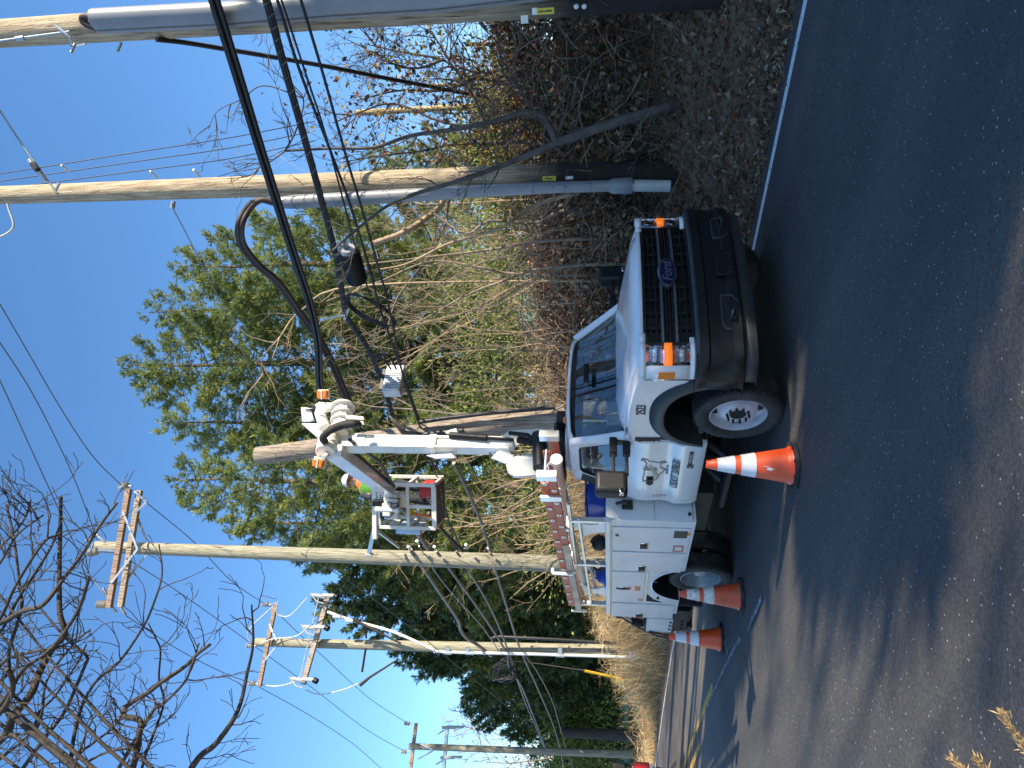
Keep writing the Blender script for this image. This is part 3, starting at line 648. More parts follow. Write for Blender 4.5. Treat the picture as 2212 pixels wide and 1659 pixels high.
# doors, rocker, rear cab corner: shared side section
zs = [.63,.70,.80,.88,.93,.97,1.02,1.15,1.28,1.34,1.40]
def slab(x0, x1, sg, th=.07, zz=zs):
    b = MB(); rows = []
    for x in (x0, x1): rows.append([(x, -sg*ydoor(z)*-1 if 0 else sg*abs(ydoor(z)), z) for z in zz]+[(x, sg*(abs(ydoor(z))-th), z) for z in reversed(zz)])
    b.grid(rows, 0, True); n = len(rows[0]); b.f += [tuple(range(n)), tuple(range(2*n-1, n-1, -1))]; b.m += [0, 0]; return b
def yg(z): return .945-(max(0, z-1.38))/.62*.225      # greenhouse half width
DOORS = {}
for sg in (-1, 1):
    d = slab(-1.565, -.452, sg).build('door', WHITE, TR, smooth=35, bevel=.012); DOORS[sg] = d
    def lp(x, z): return (x, sg*yg(z), z)
    def densify(p, n=5):
        o = []
        for i in range(len(p)):
            a, c = p[i], p[(i+1) % len(p)]; o += [(a[0]+(c[0]-a[0])*k/n, a[1]+(c[1]-a[1])*k/n) for k in range(n)]
        return o
    Ao = [(-.43,1.375),(-.50,1.50),(-.86,1.945),(-.96,1.985),(-1.52,2.005),(-1.63,1.93),(-1.63,1.375)]
    Bi = [(-.565,1.40),(-.58,1.455),(-.93,1.885),(-.99,1.905),(-1.40,1.905),(-1.445,1.87),(-1.47,1.40)]
    q = MB(); q.ring([lp(*p) for p in densify(Ao)], [lp(*p) for p in densify(Bi)], (0, -sg*.055, 0))
    q.build('window_frame', WHITE, body, bevel=.010)
    q = MB(); gB = [(p[0], p[1]) for p in Bi]; q.add([(x, sg*(yg(z)-.022), z) for x, z in gB], [tuple(range(len(gB)))])
    q.build('side_window', GLASS, d, fixn=False, smooth=0)
    bi2 = [(-1.13+(x+1.13)*.955, 1.655+(z-1.655)*.94) for x, z in Bi]
    q = MB(); q.ring([(x, sg*(yg(z)-.006), z) for x, z in densify(Bi)], [(x, sg*(yg(z)-.010), z) for x, z in densify(bi2)], (0, -sg*.02, 0)); q.build('window_seal', BLACK, d)
    q = MB(); q.add([(x, sg*(yg(z)+.004), z) for x, z in [(-1.475,1.40),(-1.62,1.40),(-1.61,1.90),(-1.455,1.88)]], [(0,1,2,3)]); q.build('pillar_trim', DGREY, body, smooth=0, solid=.006)
    slab(-1.64, -1.572, sg).build('cab_corner', WHITE, body, smooth=35, bevel=.012)
    q = MB(); q.box(-1.235, -1.115, sg*1.012-.018, sg*1.012+.018, 1.135, 1.175); q.box(-1.27,-1.09, sg*.994-.006, sg*.994+.006, 1.115, 1.195); q.build('handle', BLACK, d, bevel=.008)
    # mirror on two arms
    q = MB()
    for z in (1.41, 1.54): q.bar((-.54, sg*.92, z), (-.52, sg*1.32, z), .055, .035); q.bar((-.54, sg*.90, z), (-.54, sg*1.08, z), .10, .075)
    q.box(-.58,-.50, sg*.925-.02, sg*.925+.02, 1.37, 1.58)
    q.build('mirror_arm', BLACK, d, bevel=.008)
    q = MB(); prof = [(1.30,1.405),(1.54,1.405),(1.54,1.715),(1.30,1.715)]
    q.prism([(sg*y, z) for y, z in prof], 'x', -.62, -.45); q.build('mirror', BLACK, d, bevel=.045, seg=4)
    q = MB(); q.box(-.455,-.435, sg*1.45-.04, sg*1.45+.04, 1.40, 1.435) if sg > 0 else q.box(-.46,-.40, sg*1.553-.03, sg*1.553+.03, 1.44, 1.485); q.build('mirror_marker', CHROME, d, bevel=.006)
    fl = MB(); A_ = arch(.03,.45,.56,.77,.64,36); B_ = arch(.03,.45,.475,.63,.64,36)
    A3 = [(x, sg*1.012, z) for x, z in A_]; B3 = [(x, sg*1.035, z) for x, z in B_]; n = len(A3)
    rows = [[(x, sg*.965, z) for x, z in A_], [(x, sg*1.005, z) for x, z in arch(.03,.45,.545,.755,.64,36)], [(x, sg*1.04, z) for x, z in arch(.03,.45,.50,.67,.64,36)], B3, [(x, sg*.72, z) for x, z in B_]]
    fl.grid(rows); fl.build('wheel_flare', DGREY, TR, smooth=60)
    fl = MB(); fl.grid([[(x, sg*.96, z) for x, z in arch(.03,.45,.48,.64,.60,20)], [(x, sg*.45, z) for x, z in arch(.03,.45,.48,.64,.60,20)]]); fl.box(-.5,.55,sg*.46-.02,sg*.46+.02,.5,1.15); fl.build('wheel_housing', BLACK, TR, smooth=60)
# roof, windscreen, rear wall, floor, interior
rows = []
for i in range(11):
    f = i/10; x = -.845-.80*f; row = []
    for j in range(15):
        a = -1+j/7; z = 1.985+.075*(1-abs(a)**3)*math.sin(min(1, .35+f*1.4)*math.pi/2)-.05*max(0, f-.85)/.15
        row.append((x+.07*(1-a*a)*(1-f), a*.725, z-(.03 if abs(a) > .99 else 0)))
    rows.append(row)
MB().grid(rows).build('roof', WHITE, TR, smooth=70, solid=.03)
def wscr(k=0, e=0):
    rows = []
    for i in range(9):
        f = e+(1-2*e)*i/8; row = []
        for j in range(13):
            a = (-1+j/6)*(1-e*.9); hw = .885-.195*f; row.append((-.47-.42*f+.15*(1-a*a)*(1-.35*f)-.02*math.sin(f*3.1)+k, a*hw, 1.425+.555*f))
        rows.append(row)
    return rows
MB().grid(wscr()).build('windscreen', GLASS, TR, fixn=False, smooth=80)
W0, W1 = wscr(.004), wscr(.004, .045)
def rim(g): return g[0]+[r[-1] for r in g[1:-1]]+g[-1][::-1]+[r[0] for r in g[1:-1]][::-1]
q = MB(); q.ring(rim(W0), rim(W1), (-.006,0,0)); q.build('windscreen_border', BLACK, TR)
q = MB()
for sg in (-1, 1):
    pa = [(-.46, sg*.90, 1.40), (-.67, sg*.815, 1.69), (-.875, sg*.725, 1.975)]
    q.tube(pa, [.055,.05,.05], 8)
q.each('windscreen_pillar', WHITE, TR, smooth=60)
q = MB(); q.box(-1.655,-1.60,-.93,.93,.66,1.42); q.bar((-1.63,-.72,1.40),(-1.64,-.66,1.97),.06,.22); q.bar((-1.63,.72,1.40),(-1.64,.66,1.97),.06,.22); q.box(-1.66,-1.60,-.70,.70,1.9,2.0); q.build('cab_rear_wall', WHITE, TR, bevel=.02)
q = MB(); q.add([(-1.635,-.66,1.42),(-1.635,.66,1.42),(-1.64,.66,1.9),(-1.64,-.66,1.9)], [(0,1,2,3)]); q.build('rear_window', GLASS, TR, smooth=0)
INT = pm('cab_trim', (.09,.10,.115), .8, 0, .15, 9); SEATM = pm('grey_seat', (.11,.12,.14), .9, 0, .15, 12)
q = MB(); q.box(-1.6,-.3,-.9,.9,.66,.72); q.prism([(-.36,1.40),(-.62,1.38),(-.70,1.25),(-.62,.95),(-.36,.95)], 'y', -.88, .88)
q.build('dashboard', INT, TR, bevel=.03)
q = MB()
for y in (-.45, .45):
    q.box(-1.38,-.88,y-.26,y+.26,.90,1.06); q.prism([(-1.30,1.02),(-1.46,1.62),(-1.36,1.64),(-1.16,1.04)], 'y', y-.25, y+.25); q.box(-1.47,-1.38,y-.13,y+.13,1.64,1.84)
q.box(-1.40,-1.0,-.17,.17,.9,1.2)
q.build('seat', SEATM, TR, bevel=.04, seg=3)
q = MB(); q.lathe([(.175+.016*math.cos(a*.785), .016*math.sin(a*.785)) for a in range(9)], 20, (0,0,0), 'x'); q.bar((0,-.17,0),(0,.17,0),.03,.03)
o = q.build('steering_wheel', BLACK, TR); o.location = (-.86,.45,1.33); o.rotation_euler = (0, R(-25), 0)
q = MB(); q.box(-.62,-.58,-.12,.12,1.80,1.86); q.build('rear_view_mirror', BLACK, TR, bevel=.01)
q = MB()
for k in range(5): q.ball((-.99, -.36+.18*k, 2.068), .035, 10, 6, 0, (1.4,1,.7))
q.each('roof_marker_light', AMBERD, TR)
# ---- front end
def gx(y, k=0): return .865-.115*(abs(y)/.78)**2.2+k
def curved_bar(b, y0, y1, z0, z1, k0, k1, n=8, mi=0):
    A = []; 
    for i in range(n+1):
        y = y0+(y1-y0)*i/n; A.append([(gx(y,k0), y, z0), (gx(y,k1), y, z0), (gx(y,k1), y, z1), (gx(y,k0), y, z1)])
    o = len(b.f); b.grid(A, mi, True); nn = len(b.v)
    b.f += [(nn-4,nn-3,nn-2,nn-1), (nn-4*(n+1)+3,nn-4*(n+1)+2,nn-4*(n+1)+1,nn-4*(n+1))]; b.m += [mi, mi]
GR = MB()
curved_bar(GR, -.76, .76, .84, 1.275, -.10, -.055, 12)
for z0, z1 in ((.835,.865),(1.255,1.285)): curved_bar(GR, -.76,.76,z0,z1,-.06,.012,12)
for y in (-.755,.755): curved_bar(GR, y-.015,y+.015,.84,1.28,-.06,.012,2)
for z in (1.215,1.165,.955,.905): curved_bar(GR, -.74,.74,z-.008,z+.008,-.06,-.006,12)
for z in (1.02,1.05,1.08): curved_bar(GR, -.74,.74,z-.008,z+.008,-.06,-.002,12)
for k in range(-5, 6):
    for z0, z1 in ((1.13,1.255),(.865,.985)): 
        if k: curved_bar(GR, k*.148-.014, k*.148+.014, z0, z1, -.06, -.012, 1)
gro = GR.build('grille', BLACK, TR, bevel=.004, seg=1)
b = MB()
for z in (1.115,.995): curved_bar(b, -.74,.74,z-.012,z+.012,-.06,.008,14)
b.build('grille_bar', pm('satin_grey', (.11,.12,.135), .3, .4, .05), gro, bevel=.003)
b = MB(); curved_bar(b, -.78,.78,1.283,1.325,-.06,.02,14); b.build('grille_surround', WHITE, TR, bevel=.01)
b = MB(); E = [(math.cos(a*math.pi/16), math.sin(a*math.pi/16)) for a in range(32)]
b.ring([(.888, .190*c, 1.055+.088*s_) for c, s_ in E], [(.896, .165*c, 1.055+.067*s_) for c, s_ in E], (-.03,0,0)); emr = b.build('emblem', pm('emblem_rim', (.08,.085,.10), .25, .6, .05), TR)
b = MB(); b.add([(.888, .168*c, 1.055+.069*s_) for c, s_ in E], [tuple(range(32))]); b.build('emblem_plate', pm('emblem_blue', (.006,.010,.045), .2, 0, .05, coat=.5), emr, smooth=0, solid=.01)
lettering('Ford', (.894,0,1.052), (0,1,0), (0,0,1), .128, pm('emblem_lettering', (.16,.165,.20), .3, .5, .03), emr, sx=1.0, shear=.35, bold=.001)
LENS = glassmat('lamp_lens', (.92,.94,.95)); REF = pm('lamp_reflector', (.62,.64,.66), .12, .9, .25, 30)
for sg in (-1, 1):
    def hx(y): return .80-.75*max(0, abs(y)-.76)**1.45*1.6
    ys = [.775,.81,.84,.875,.91,.945,.975,.992]
    xs = [.785,.782,.775,.760,.735,.695,.64,.575]
    def sect(name, z0, z1, i0, i1, m, k=0., par=None, th=.03):
        b = MB(); b.grid([[(xs[i]+k, sg*(ys[i]+k*.5), z0) for i in range(i0, i1+1)], [(xs[i]+k, sg*(ys[i]+k*.5), (z0+z1)/2) for i in range(i0, i1+1)], [(xs[i]+k, sg*(ys[i]+k*.5), z1) for i in range(i0, i1+1)]])
        return b.build(name, m, par, smooth=60, solid=th)
    hl = sect('headlight', .86, 1.285, 0, 7, REF, -.035, TR)
    sect('headlight_lens', 1.125, 1.265, 0, 5, LENS, .0, hl, .004); sect('headlight_lens', .895, 1.03, 0, 5, LENS, .0, hl, .004)
    sect('turn_signal', 1.045, 1.112, 0, 5, AMBER, .004, hl, .03)
    b = MB()
    for z in (1.195, .96):
        for y in (.83, .89): b.lathe([(.0,-.05),(.03,-.045),(.052,-.005),(.056,.0)], 14, (.70+.05*(.93-y)/.1, sg*y, z), 'x')
        b.ball((.735, sg*.86, z), .022)
    b.each('reflector', CHROME, hl)
    b = MB(); yy = [.66,.70,.745]+ys; xx = [gx(.66)+.0,gx(.70)+.0,gx(.745)+.0]+xs
    for z0, z1, i0 in ((.838,.893,1),(1.268,1.325,0)):
        b.grid([[(xx[i]+.014, sg*(yy[i]+.008), z0) for i in range(i0,11)], [(xx[i]+.016, sg*(yy[i]+.010), (z0+z1)/2) for i in range(i0,11)], [(xx[i]+.012, sg*(yy[i]+.008), z1) for i in range(i0,11)]])
    b.grid([[(xs[i]+.011, sg*(ys[i]+.0075), z) for i in (5,6,7)] for z in (.89,1.0,1.15,1.27)])
    b.build('headlight_surround', WHITE, TR, smooth=50, solid=.02)
    b = MB(); b.grid([[(xs[i]+.022, sg*(ys[i]+.018), 1.02) for i in (6,7)], [(xs[i]+.022, sg*(ys[i]+.018), 1.16) for i in (6,7)]]); b.build('side_marker', AMBERD, TR, smooth=0, solid=.012)
# bumper
def bx(y): a = abs(y); return .985-.10*(a/.8)**2.2 if a < .8 else .885-.9*(a-.8)**1.15*1.6
ysb = [-1.035,-1.03,-1.01,-.97,-.92,-.86,-.78,-.66,-.5,-.34,-.17,0,.17,.34,.5,.66,.78,.86,.92,.97,1.01,1.03,1.035]
xb = [.50,.62,.715,.79,.838,.868,.890,.913,.934,.950,.958,.96]; xb = xb+xb[-2::-1]
prof = [(-.11,.845),(-.012,.842),(.012,.818),(.014,.755),(-.012,.738),(-.016,.56),(.004,.545),(.006,.475),(-.01,.455),(-.10,.445)]
b = MB(); b.grid([[(x+dx, y, z) for dx, z in prof] for x, y in zip(xb, ysb)]); bp = b.build('bumper', BLACK, TR, smooth=28, solid=.02)
b = MB(); b.grid([[(x+dx*.9-.06, y*.985, z) for dx, z in ((.015,.47),(.0,.37),(-.01,.345),(-.06,.335))] for x, y in zip(xb, ysb)][1:-1]); b.build('air_dam', DGREY, TR, smooth=50, solid=.015)
b = MB(); b.grid([[(x+.018, y, .822), (x-.012, y, .850), (x-.10, y, .853)] for x, y in zip(xb, ysb)][2:-2]); b.build('bumper_step_pad', DGREY, bp, smooth=30, solid=.008)
SHEEN = pm('bumper_trim', (.05,.053,.06), .3, .2, .1)
for sg in (-1, 1):
    b = MB(); pts = [(sg*.36,.63),(sg*.66,.63),(sg*.72,.60),(sg*.72,.50),(sg*.67,.465),(sg*.44,.465),(sg*.36,.53)]
    def fx(y): return .963-.058*(abs(y)/.66)**2.2
    cen = (sg*.54, .55); b.ring([(fx(y)+.014, y, z) for y, z in pts], [(fx(y)+.016, cen[0]+(y-cen[0])*.88, cen[1]+(z-cen[1])*.82) for y, z in pts], (-.02,0,0)); b.build('bumper_recess_rim', SHEEN, bp, bevel=.004)
    b = MB(); b.add([(fx(y)+.006, cen[0]+(y-cen[0])*.9, cen[1]+(z-cen[1])*.86) for y, z in pts], [tuple(range(7))]); b.build('bumper_recess', pm('recess_black', (.004,.004,.005), .7), bp, smooth=0)
    b = MB(); b.tube([(.93,sg*.56,.53),(.99,sg*.57,.53),(1.0,sg*.60,.545),(.99,sg*.63,.55),(.93,sg*.63,.55)], .014, 7); b.build('tow_hook', DARKMETAL, bp, smooth=60)
b = MB(); b.box(.965,.992,-.155,.155,.475,.635); b.box(.985,.999,-.13,-.04,.50,.52); b.box(.985,.999,.04,.13,.50,.52); b.box(.985,.999,-.13,-.11,.48,.55); b.box(.985,.999,.11,.13,.48,.55); b.build('plate_bracket', BLACK, bp, bevel=.006)
# ---- decals on the visible side
d = DOORS[-1]; out = lambda x, z, k=.004: (x, ydoor(z)-k, z)
LB = lambda *a, **k: lettering(*a, **k)
LB('2523', (.10,-.9885,1.285), (1,0,0), (0,0,1), .125, DECAL, TR, sx=.62, bold=.002)
LB('USDOT 2078630', (-.99,-1.031,.905), (1,0,0), (0,.45,1), .125, DECAL, d, sx=.62, bold=0)
LB('POWER STROKE', (-.62,-1.030,.775), (1,0,.10), (0,0,1), .036, DECAL, d, sx=.8, bold=.002) if 0 else None
b = MB(); b.box(-.86,-.80,-1.034,-1.026,.735,.80); b.box(-.795,-.55,-1.034,-1.026,.755,.795); b.build('badge', DGREY, d, bevel=.004)
LB('TURBO DIESEL', (-.672,-1.0345,.775), (1,0,0), (0,0,1), .034, STEEL, d, sx=.80)
LB('6.7', (-.83,-1.0345,.768), (1,0,0), (0,0,1), .036, STEEL, d, sx=.8)
b = MB(); b.box(-.43,-.365,-.998,-.985,1.09,1.33); b.box(-.40,-.34,-.993,-.985,.90,1.09); b.build('wing_vent', BLACK, TR, bevel=.005)
for k, ch in enumerate('F550'): LB(ch, (-.455+.03,-1.0005,1.30-.062*k), (1,0,0), (0,0,1), .07, STEEL, TR, bold=.003)
USA = [(0,.80),(.10,.83),(.30,.80),(.52,.80),(.56,.77),(.62,.72),(.66,.78),(.74,.74),(.86,.80),(.90,.90),(.96,.86),(.93,.76),(.85,.66),(.86,.60),(.80,.48),(.84,.30),(.80,.24),(.75,.40),(.62,.40),(.56,.36),(.50,.22),(.44,.32),(.38,.32),(.32,.40),(.18,.42),(.08,.48),(.02,.62)]
LOGO = pm('logo_grey', (.30,.28,.25), .5, 0, .05); LOGO2 = pm('logo_tan', (.50,.40,.26), .5, 0, .05); PANEL = pm('logo_panel', (.60,.58,.54), .35, 0, .03)
U3 = [out(-1.20+.48*x, .90+.40*z) for x, z in USA]; b = MB(); b.tube(U3+[U3[0]], .0065, 5); b.build('logo', LOGO, d, smooth=60)
LB('JJ', (-.95,ydoor(1.13)-.006,1.17), (1,0,.25), (-.25,0,1), .15, LOGO, d, sx=.9, shear=.2); LB('UTILITY', (-1.04,ydoor(1.10)-.005,1.10), (1,0,.35), (-.35,0,1), .055, LOGO2, d, sx=.8)
b = MB(); b.prism([(-1.10,1.07),(-.86,1.15),(-.86,1.18),(-1.10,1.11)], 'y', -1.004, -1.000); b.build('logo', LOGO2, d, smooth=0)
LB('CONTRACTORS', (-.96,ydoor(.985)-.005,.985), (1,0,0), (0,0,1), .034, LOGO, d, sx=.75)
b = MB()
for k in range(4): b.box(-1.535,-1.50,-.999,-.992,.965+.04*k,.995+.04*k)
b.build('warning_sticker', pm('sticker_pink', (.55,.38,.37), .5, 0, .2, 60), d, smooth=0)
# step
b = MB(); b.box(-1.45,-.55,-1.16,-.93,.375,.42); 
for k in range(22): b.box(-1.43+.04*k,-1.415+.04*k,-1.155,-.94,.42,.428)
b.build('running_board', BLACK, TR, bevel=.012)
b = MB()
for x in (-.75,-1.2): b.bar((x,-.98,.40),(x-.02,-.72,.64),.07,.03)
b.each('step_bracket', DARKMETAL, TR)
# ---- wheels
WRIM = pm('white_wheel', (.55,.55,.58), .35, 0, .08, 5, dirt=((.12,.11,.10), .7, 6)); GRIM = pm('grey_wheel', (.34,.36,.39), .4, .3, .1, 5, dirt=((.10,.09,.08), .6, 6)); HOLE = pm('wheel_hole', (.006,.006,.007), .8)
def tyre_prof(w): return [(.262,-w*.42),(.30,-w*.50),(.345,-w*.52),(.385,-w*.47),(.402,-w*.36),(.405,-w*.33),(.405,-w*.18),(.396,-w*.175),(.396,-w*.155),(.405,-w*.15),(.405,-.012),(.396,-.010),(.396,.010),(.405,.012),(.405,w*.15),(.396,w*.155),(.396,w*.175),(.405,w*.18),(.405,w*.33),(.402,w*.36),(.385,w*.47),(.345,w*.52),(.30,w*.50),(.262,w*.42)]
def wheel(x, y, sg, rear=False):
    o = bpy.data.objects.new('wheel', None); COL.objects.link(o); o.parent = TR; o.location = (x, y, .405)
    for k in ((0,) if not rear else (0, -.30)):
        b = MB(); b.lathe(tyre_prof(.24), 40, (0, sg*k, 0), 'y')
        for i in range(40):                         # shoulder lugs
            a = 2*math.pi*i/40; c, s_ = math.cos(a), math.sin(a)
            for e in (-1, 1): b.box(-.011,.011,-.022,.022,-.010,.004, 0, Matrix.Translation(Vector((c*.402, sg*k+e*.085, s_*.402))) @ Matrix.Rotation(math.pi/2-a, 4, 'Y'))
        b.build('tyre', RUBBER, o, smooth=35)
    # rim, seen from outside (outside = +sg)
    e = sg
    if not rear: pf = [(.262,-.10),(.262,.095),(.252,.105),(.245,.095),(.235,.03),(.215,.015),(.195,.02),(.170,.055),(.150,.075),(.118,.085),(.075,.087),(.072,.06),(.0,.055)]
    else: pf = [(.262,-.10),(.262,.10),(.252,.108),(.243,.09),(.235,.04),(.225,.0),(.20,-.06),(.18,-.10),(.15,-.115),(.10,-.118),(.095,-.02),(.07,.03),(.0,.035)]
    b = MB(); b.lathe([(r, e*h) for r, h in pf], 40, (0,0,0), 'y'); rm = b.build('rim', GRIM if rear else WRIM, o, smooth=35)
    b = MB()
    if not rear:
        for i in range(4):
            a = .5+2*math.pi*i/4; b.lathe([(0,e*.004),(.036,e*.003),(.038,0)], 14, (0,0,0), 'y') if 0 else None
            c = Vector((math.cos(a)*.193, 0, math.sin(a)*.193)); b.ball(c+Vector((0,e*.026,0)), .043, 14, 8, 0, (1.1,.40,.95))
        b.each('hand_hole', HOLE, o)
        b = MB(); b.cyl((0,e*.050,0),(0,e*.0895,0),.071,20); b.build('hub_bore', HOLE, o)
        b = MB()
        for i in range(10):
            a = 2*math.pi*i/10; b.cyl((math.cos(a)*.098,e*.080,math.sin(a)*.098),(math.cos(a)*.098,e*.125,math.sin(a)*.098),.0135,6,0,.009)
        b.each('lug_nut', DARKMETAL, o, smooth=20)
    else:
        for i in range(10):
            a = 2*math.pi*i/10; b.cyl((math.cos(a)*.12,e*-.118,math.sin(a)*.12),(math.cos(a)*.12,e*-.07,math.sin(a)*.12),.014,6)
        b.each('lug_nut', DARKMETAL, o, smooth=20)
    return o
w1 = wheel(0,-.875,-1); w2 = wheel(0,.875,1); w1.rotation_euler = (0, R(20), R(-3)); w2.rotation_euler = (0, 0, R(-3))
wheel(-3.56,-1.0,-1,True); wheel(-3.56,1.0,1,True)
# ---- service body
BX0, BX1, BW, BT, BB = -1.74, -4.62, 1.19, 1.615, .63
sbl = None
b = MB()
for sg in (-1, 1):
    ar = arch(-3.56,.50,.52,.53,BB,28,2.1)
    pl = [(BX0,BB),(BX0,BT),(BX1,BT),(BX1,BB+.01)]+[p for p in reversed(ar)]
    q = MB(); q.prism(pl, 'y', sg*BW, sg*.72); b.add(q.v, q.f)
b.box(BX1+.01, BX0-.01, -.719, .719, .80, .90); b.box(BX0-.06, BX0-.012, -.719, .719, .901, BT-.30)
sb = b.build('service_body', BOXW, TR, bevel=.006, seg=1)
b = MB()
for sg in (-1, 1):
    b.box(BX1-.03, BX0+.005, sg*BW-(.035 if sg < 0 else .03), sg*BW+(.03 if sg < 0 else .035), BT-.055, BT+.012); b.box(BX1-.03,BX0+.004, sg*.72-.02, sg*.72+.02, BT-.03, BT+.011)
b.box(BX0-.03, BX0+.006, -.699, .699, BT-.34, BT-.28)
b.build('top_rail', BOXW, sb, bevel=.010)
b = MB()                                            # front bulkhead details
b.box(BX0+.001,BX0+.012,-BW+.02,-.75,1.08,1.088); b.box(BX0+.001,BX0+.010,-1.165,-.76,.66,.672)
b.each('front_panel_seam', STEEL, sb)
b = MB(); b.tube([(BX0+.03,-1.0,1.50),(BX0+.09,-1.02,1.46),(BX0+.10,-1.03,1.40),(BX0+.05,-1.01,1.36)], .018, 8); b.box(BX0+.002,BX0+.03,-1.06,-.95,1.32,1.44); b.cyl((BX0,-1.10,.70),(BX0+.02,-1.10,.70),.02,10); b.each('cable_gland', DGREY, sb, smooth=50)
def comp(x0, x1, z0, z1, lx, lz, cut=None, vert=False):
    b = MB()
    if cut: b.prism(cut, 'y', -BW-.014, -BW-.001)
    else: b.box(x1, x0, -BW-.014, -BW-.001, z0, z1)
    dd = b.build('compartment_door', BOXW, TR, bevel=.008)
    b = MB(); w_, h_ = (.05,.11) if vert else (.075,.055)
    if vert: w_, h_ = .04, .11
    b.box(lx-w_,lx+w_,-BW-.022,-BW-.014,lz-h_,lz+h_); l = b.build('latch', CHROME, dd, bevel=.012)
    b = MB(); b.box(lx-w_*.86,lx+w_*.86,-BW-.026,-BW-.0215,lz-h_*.82,lz+h_*.82); b.box(lx-w_*.5,lx+w_*.5,-BW-.034,-BW-.024,lz-h_*.3,lz+h_*.3); b.build('paddle', BLACK, l, bevel=.004)
    return dd
def sx(y):                                          # picture row -> x along the visible box side
    r = (1659-y-CU)/F; t = 3.493; s = t*(.795-.606*r)/(.606+.795*r); return (5.31-s)/TS
zr = lambda yy: (1500+yy/1.508)/1.808
X = {k: sx(zr(k)) for k in (828,962,972,1080,1088,1262,1272,1348)}
d1 = comp(X[828],X[962],.67,1.545,(X[828]+X[962])/2-.16,1.18); d2 = comp(X[972],X[1080],.67,1.545,sx(zr(1062)),1.18,cut=[(X[972],.67),(X[972],1.545),(X[1080],1.545),(X[1080],.70)])
d3 = comp(X[1088],X[1262],1.125,1.545,sx(zr(1180)),1.40,vert=True); d4 = comp(X[1272],X[1348],.69,1.545,sx(zr(1338))+.02,1.16)
b = MB(); xa, xc = X[1088], X[1262]
b.box(xc,xa,-BW-.012,-BW-.002,1.085,1.108); b.build('drip_rail', ALU, sb, bevel=.003)
for dd, (lx, lz, w_, h_, m) in ((d1,(X[828]-.14,.78,.09,.075,DGREY)),(d1,(X[828]-.12,.70,.035,.025,AMBERD)),(d1,(X[962]+.10,.78,.085,.06,pm('sticker_red', (.45,.12,.08), .5, 0, .4, 30))),(d1,(X[962]+.10,.78,.05,.04,WHITE)),(d3,(sx(zr(1180)),1.22,.075,.045,pm('sticker_orange', (.55,.22,.08), .5, 0, .4, 30))),(d3,(sx(zr(1178)),1.275,.075,.025,WHITE)),(d3,(sx(zr(1245)),1.165,.05,.03,pm('sticker_amber', (.55,.32,.08), .5, 0, .2, 30))),(d1,(X[828]-.20,1.49,.03,.02,DGREY))):
    k = .0155 if m is not WHITE else .0165
    b = MB(); b.box(lx-w_,lx+w_,-BW-k-.0008,-BW-k+.002,lz-h_,lz+h_); b.build('sticker', m, dd, smooth=0)
b = MB(); fl_o = arch(-3.56,.50,.538,.548,BB+.01,28,2.1); fl_i = arch(-3.56,.50,.52,.53,BB+.01,28,2.1)
b.grid([[(x,-BW-.006,z) for x, z in fl_o],[(x,-BW-.014,z) for x, z in fl_i]]); b.grid([[(x,BW+.006,z) for x, z in fl_o],[(x,BW+.014,z) for x, z in fl_i]]); b.each('arch_trim', BOXW, sb, smooth=60)
b = MB(); f2_ = arch(-3.56,.50,.519,.529,BB+.01,28,2.1); b.grid([[(x,-BW-.010,z) for x, z in f2_],[(x,-.73,z) for x, z in f2_]]); b.grid([[(x,BW+.010,z) for x, z in f2_],[(x,.73,z) for x, z in f2_]]); b.each('arch_liner', BLACK, sb, smooth=80)
b = MB(); b.box(-4.7,-2.9,-.715,-.70,.5,.95); b.box(-4.7,-2.9,.70,.715,.5,.95); b.each('inner_wing', BLACK, sb)
b = MB(); xq = sx(zr(1240)); b.add([(xq+.16,-BW-.004,1.08),(xq-.10,-BW-.004,1.08),(xq-.14,-BW-.004,.86),(xq-.02,-BW-.004,.99)], [(0,1,2,3)]); b.build('fuel_filler', HOLE, sb, smooth=0)
b = MB(); b.cyl((xq+.04,-BW-.02,.93),(xq+.04,-BW-.002,.93),.02,10); b.cyl((sx(zr(1132)),-BW-.03,.99),(sx(zr(1132)),-BW-.002,.99),.022,10); b.each('marker_lamp', BLACK, sb)
b = MB(); b.box(-4.40,-4.36,-1.16,-.62,.30,.68); b.box(-4.40,-4.36,.62,1.16,.30,.68); b.each('mud_flap', RUBBER, TR, bevel=.02)
# tail
b = MB(); b.box(-5.55,-4.98,-1.15,-.60,.652,1.04); tb = b.build('rear_step_box', BOXW, TR, bevel=.01)
b = MB(); b.box(-5.57,-4.96,-1.17,-.58,1.043,1.06); b.box(-5.52,-4.66,-1.13,-.30,.44,.648)
for k in range(3): b.cyl((-5.08-.15*k,-1.165,.69),(-5.08-.15*k,-1.151,.69),.022,8); b.cyl((-5.08-.15*k,-1.145,.52),(-5.08-.15*k,-1.131,.52),.022,8)
b.box(-5.2,-4.66,-1.10,1.10,.40,.52); b.each('tail_frame', BLACK, TR, bevel=.01)
b = MB(); b.box(-5.60,-5.25,-1.15,.9,.36,.42); b.build('rear_step', DARKMETAL, TR, bevel=.01)
b = MB(); b.box(-4.98,-4.63,-1.02,-.96,.98,1.03); b.box(-4.92,-4.80,-1.06,-.92,.94,1.07); b.build('hinge_bar', CREAM, TR, bevel=.01)
b = MB(); b.tube([(-4.62,-1.05,1.46),(-5.08,-1.05,1.455)], .028, 8); b.tube([(-5.16,-1.05,1.42),(-5.36,-1.07,1.22),(-5.58,-1.12,.86)], .026, 8); b.each('grab_rail', CREAM, TR, smooth=60)
b = MB(); b.ball((-5.13,-1.05,1.445), .060)
for k in range(7): b.lathe([(.05+.014*math.cos(a*.785), .014*math.sin(a*.785)) for a in range(9)], 12, (-5.34-.012*k,-1.07,1.24-.026*k), 'z')
